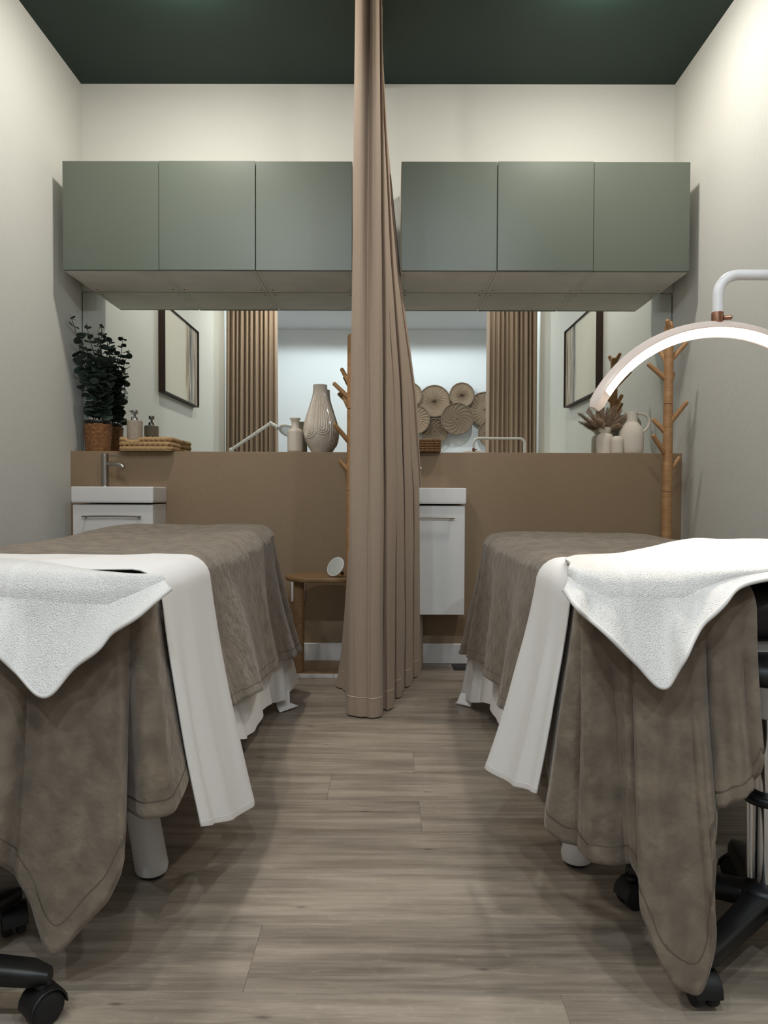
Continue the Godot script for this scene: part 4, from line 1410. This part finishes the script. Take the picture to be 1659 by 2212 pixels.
func build_ledge_right() -> void:
	woven_tray("wicker_basket", "low brown wicker basket on the ledge beside the dividing curtain", 0.21, 0.18, 0.025, 5, 0.0075, M.wicker, V(0.172, HL, 3.795), 0.0, false)
	var g := "white ceramics at the right end of the ledge"
	var v := part(self, "ceramic_vase", lathe([Vector2(0, 0), Vector2(0.041, 0), Vector2(0.044, 0.003), Vector2(0.0445, 0.07), Vector2(0.0435, 0.088), Vector2(0.039, 0.101), Vector2(0.03, 0.107), Vector2(0.025, 0.109), Vector2(0.025, 0.111), Vector2(0.032, 0.122), Vector2(0.034, 0.140), Vector2(0.030, 0.140), Vector2(0.026, 0.118), Vector2(0.0, 0.115)], 44), M.matte_white, V(1.156, HL, 3.852))
	meta(v, "white ceramic vase holding dried pampas grass", "vase", g)
	var b := part(self, "ceramic_bottle", lathe([Vector2(0, 0), Vector2(0.030, 0), Vector2(0.0325, 0.003), Vector2(0.033, 0.06), Vector2(0.032, 0.068), Vector2(0.030, 0.080), Vector2(0.018, 0.089), Vector2(0.012, 0.091), Vector2(0.0, 0.091)], 40), M.matte_white, V(1.199, HL, 3.788))
	meta(b, "small domed white ceramic jar in front of the pampas vase", "jar", g)
	var j := thing("ceramic_jug", "white ceramic jug with a big loop handle", "jug", V(1.286, HL, 3.828), 0.0, g)
	part(j, "jug_body", lathe([Vector2(0, 0), Vector2(0.056, 0), Vector2(0.061, 0.005), Vector2(0.064, 0.03), Vector2(0.0645, 0.09), Vector2(0.062, 0.115), Vector2(0.054, 0.14), Vector2(0.042, 0.157), Vector2(0.034, 0.165), Vector2(0.033, 0.17), Vector2(0.0335, 0.214), Vector2(0.035, 0.219), Vector2(0.029, 0.219), Vector2(0.027, 0.17), Vector2(0, 0.16)], 44), M.matte_white)
	var hp := [Vector3(0.028, 0.211, 0), Vector3(0.045, 0.214, 0), Vector3(0.066, 0.211, 0), Vector3(0.084, 0.200, 0), Vector3(0.094, 0.182, 0), Vector3(0.096, 0.166, 0), Vector3(0.091, 0.148, 0), Vector3(0.080, 0.131, 0), Vector3(0.066, 0.119, 0), Vector3(0.05, 0.112, 0)]
	part(j, "handle", tube(hp, 0.0075, 14), M.matte_white)
	# dried grass
	var o := thing("dried_pampas", "bunch of brown dried pampas grass in the white vase", "dried flowers", V(1.156, HL + 0.12, 3.852))
	var r := RandomNumberGenerator.new()
	r.seed = 4242
	for k in 46:
		var az := r.randf() * TAU
		var lean := pow(r.randf(), 0.6) * 1.1
		var dir := Vector3(cos(az) * sin(lean), cos(lean), (sin(az) * 0.55 + 0.45) * sin(lean) * 0.7)
		var L := r.randf_range(0.13, 0.20) * (1.0 - 0.18 * lean)
		var foot := Vector3(r.randf_range(-0.014, 0.014), -0.01, r.randf_range(-0.014, 0.014))
		var path := []
		for i in 7:
			var f := i / 6.0
			path.append(foot + dir * L * f + Vector3(0, -0.03 * f * f * sin(lean), 0))
		var st := part(o, "stem", tube(path, 0.0011, 5), M.pampas)
		# plume: many short awns along the upper half
		var vv := PackedVector3Array()
		var ii := PackedInt32Array()
		for q in 260:
			var f := r.randf_range(0.3, 1.0)
			var qq := f * 6.0
			var i := mini(int(qq), 5)
			var p: Vector3 = path[i].lerp(path[i + 1], qq - i)
			var spread := Vector3(r.randf_range(-1, 1), r.randf_range(-1, 1), r.randf_range(-1, 1)) * 1.05
			var tip := p + (dir + spread).normalized() * r.randf_range(0.012, 0.030) * (1.2 - 0.6 * f)
			if tip.z < 3.852 - DB + 0.003: continue
			var sd := (tip - p).cross(Vector3(r.randf(), r.randf(), r.randf())).normalized() * 0.0007
			var at := vv.size()
			var th := (tip - p).cross(sd).normalized() * 0.0006
			vv.append_array([p - sd, p + sd, p + th, tip])
			ii.append_array([at, at + 1, at + 3, at + 1, at + 2, at + 3, at + 2, at, at + 3, at, at + 2, at + 1])
		part(st, "plume", mk(vv, ii, PackedVector2Array(), false), M.pampas).set_meta("kind", "stuff")


func picture(called: String, label: String, x: float, face: float, d0: float, d1: float, m: Material) -> void:
	var h0 := 1.615
	var h1 := 2.255
	var o := thing(called, label, "picture", V(x, (h0 + h1) / 2, (d0 + d1) / 2), 0.0, "framed abstract pictures on the side walls")
	var w := d1 - d0
	var h := h1 - h0
	var t := 0.009
	var dp := 0.05
	part(o, "frame_rail", box(Vector3(dp, t, w), 0.002), M.frame_wood, Vector3(face * dp / 2, h / 2 - t / 2, 0))
	part(o, "frame_rail", box(Vector3(dp, t, w), 0.002), M.frame_wood, Vector3(face * dp / 2, -h / 2 + t / 2, 0))
	part(o, "frame_stile", box(Vector3(dp, h - 2 * t, t), 0.002), M.frame_wood, Vector3(face * dp / 2, 0, w / 2 - t / 2))
	part(o, "frame_stile", box(Vector3(dp, h - 2 * t, t), 0.002), M.frame_wood, Vector3(face * dp / 2, 0, -w / 2 + t / 2))
	var ww := w - 2 * t - 0.006
	var hh := h - 2 * t - 0.006
	# painted canvas, texture laid along its width
	var v := PackedVector3Array()
	var uv := PackedVector2Array()
	var idx := PackedInt32Array()
	for e in 2:
		for q in [[-1, -1], [1, -1], [1, 1], [-1, 1]]:
			v.append(Vector3(face * (0.006 + 0.03 * e), q[1] * hh / 2, q[0] * ww / 2))
			uv.append(Vector2(0.5 + 0.5 * q[0] * 1.0, 0.5 - 0.5 * q[1]))
	idx.append_array([4, 5, 6, 4, 6, 7, 0, 2, 1, 0, 3, 2, 0, 1, 5, 0, 5, 4, 1, 2, 6, 1, 6, 5, 2, 3, 7, 2, 7, 6, 3, 0, 4, 3, 4, 7])
	part(o, "canvas", mk(v, idx, uv, true), m)


func build_pictures() -> void:
	picture("framed_picture", "cream abstract canvas in a dark wood frame on the left wall", XL, 1.0, 1.66, 2.60, M.art_left)
	picture("framed_picture", "cream abstract canvas in a dark wood frame on the right wall", XR, -1.0, 1.71, 2.65, M.art_right)


func wall_basket(px: float, py: float, r: float, kind: int, proud: float, label: String) -> void:
	var o := thing("woven_wall_basket", label, "wall basket", V(px, py, HALL + proud), 0.0, "woven baskets on the hall wall")
	var spokes := 44 if kind % 2 == 0 else 30
	var rings := []
	var n := 20
	for j in n + 1:
		var f := 0.03 + 0.97 * j / n
		var p := PackedVector3Array()
		for k in 132:
			var a := TAU * k / 132
			var rr := r * f
			var y := 0.012 + 0.028 * pow(f, 3.0) + 0.0035 * cos(j * PI)
			var zone := 1.0 if (kind == 0 and f > 0.5) or (kind == 1 and f > 0.25) or (kind == 2 and f < 0.6) else 0.3
			y += 0.006 * zone * cos(a * spokes / 2.0 + j * (0.9 if kind == 1 else 0.35))
			p.append(Vector3(cos(a) * rr, y, sin(a) * rr))
		rings.append(p)
	for f in [1.012, 1.0, 0.6, 0.03]:
		rings.append(ring(r * f, (0.040 if f > 1.0 else (0.028 if f == 1.0 else 0.0)), 132))
	var m: Material = M.straw if kind != 1 else M.straw_b
	var dish := part(o, "woven_dish", loft(rings), m)
	dish.rotation.x = -PI / 2
	var loop := []
	for k in 72:
		var a := TAU * k / 72
		loop.append(Vector3(cos(a) * r, sin(a) * r, -0.040))
	part(o, "rim", tube(loop, 0.009, 8, true, 0.3, 0.6), M.straw_b)


func build_baskets() -> void:
	var list := [
		[0.616, 2.126, 0.205, 2, 0.004, "large woven wall basket with a plain rim, biggest of the top row"],
		[0.974, 2.20, 0.158, 2, 0.05, "plain round woven wall basket between the two large ones of the top row"],
		[0.908, 1.885, 0.205, 1, 0.10, "darker woven wall basket with an open star pattern in the middle"],
		[1.287, 2.02, 0.225, 0, 0.004, "large woven wall basket with a spoked rim half behind the curtain"],
		[0.622, 1.725, 0.165, 1, 0.05, "small woven wall basket with ray pattern at the bottom of the group"],
		[0.362, 1.873, 0.185, 0, 0.10, "woven wall basket with spoked rim left of the small ray patterned one"],
		[0.285, 2.20, 0.16, 2, 0.05, "plain round woven wall basket at the end of the top row"],
		[1.37, 1.70, 0.175, 2, 0.05, "low hanging woven wall basket below the large spoked one"]]
	for b in list:
		wall_basket(b[0], b[1], b[2], b[3], b[4], b[5])


func build_fittings() -> void:
	var o := thing("wall_outlet", "white wall socket plate on the taupe wall behind the side table leg", "socket", V(-0.463, 0.365, DK))
	part(o, "plate", box(Vector3(0.07, 0.115, 0.006), 0.002), M.white_plastic, Vector3(0, 0.01, 0.003))
	for s in [-1, 1]:
		part(o, "receptacle", pad(0.033, 0.003, 0.028, 0.012, 0.001), M.trim, Vector3(0, 0.01 + s * 0.02, 0.006), Vector3(PI / 2, 0, 0))
	o = thing("floor_vent", "dark metal floor vent against the baseboard by the right bed", "vent", V(0.385, 0, 3.66))
	part(o, "frame", box(Vector3(0.10, 0.004, 0.13), 0.001), M.vent, Vector3(0, 0.002, 0))
	for k in 6:
		part(o, "slat", box(Vector3(0.076, 0.003, 0.008), 0.0008), M.black, Vector3(0, 0.0055, -0.045 + k * 0.018))
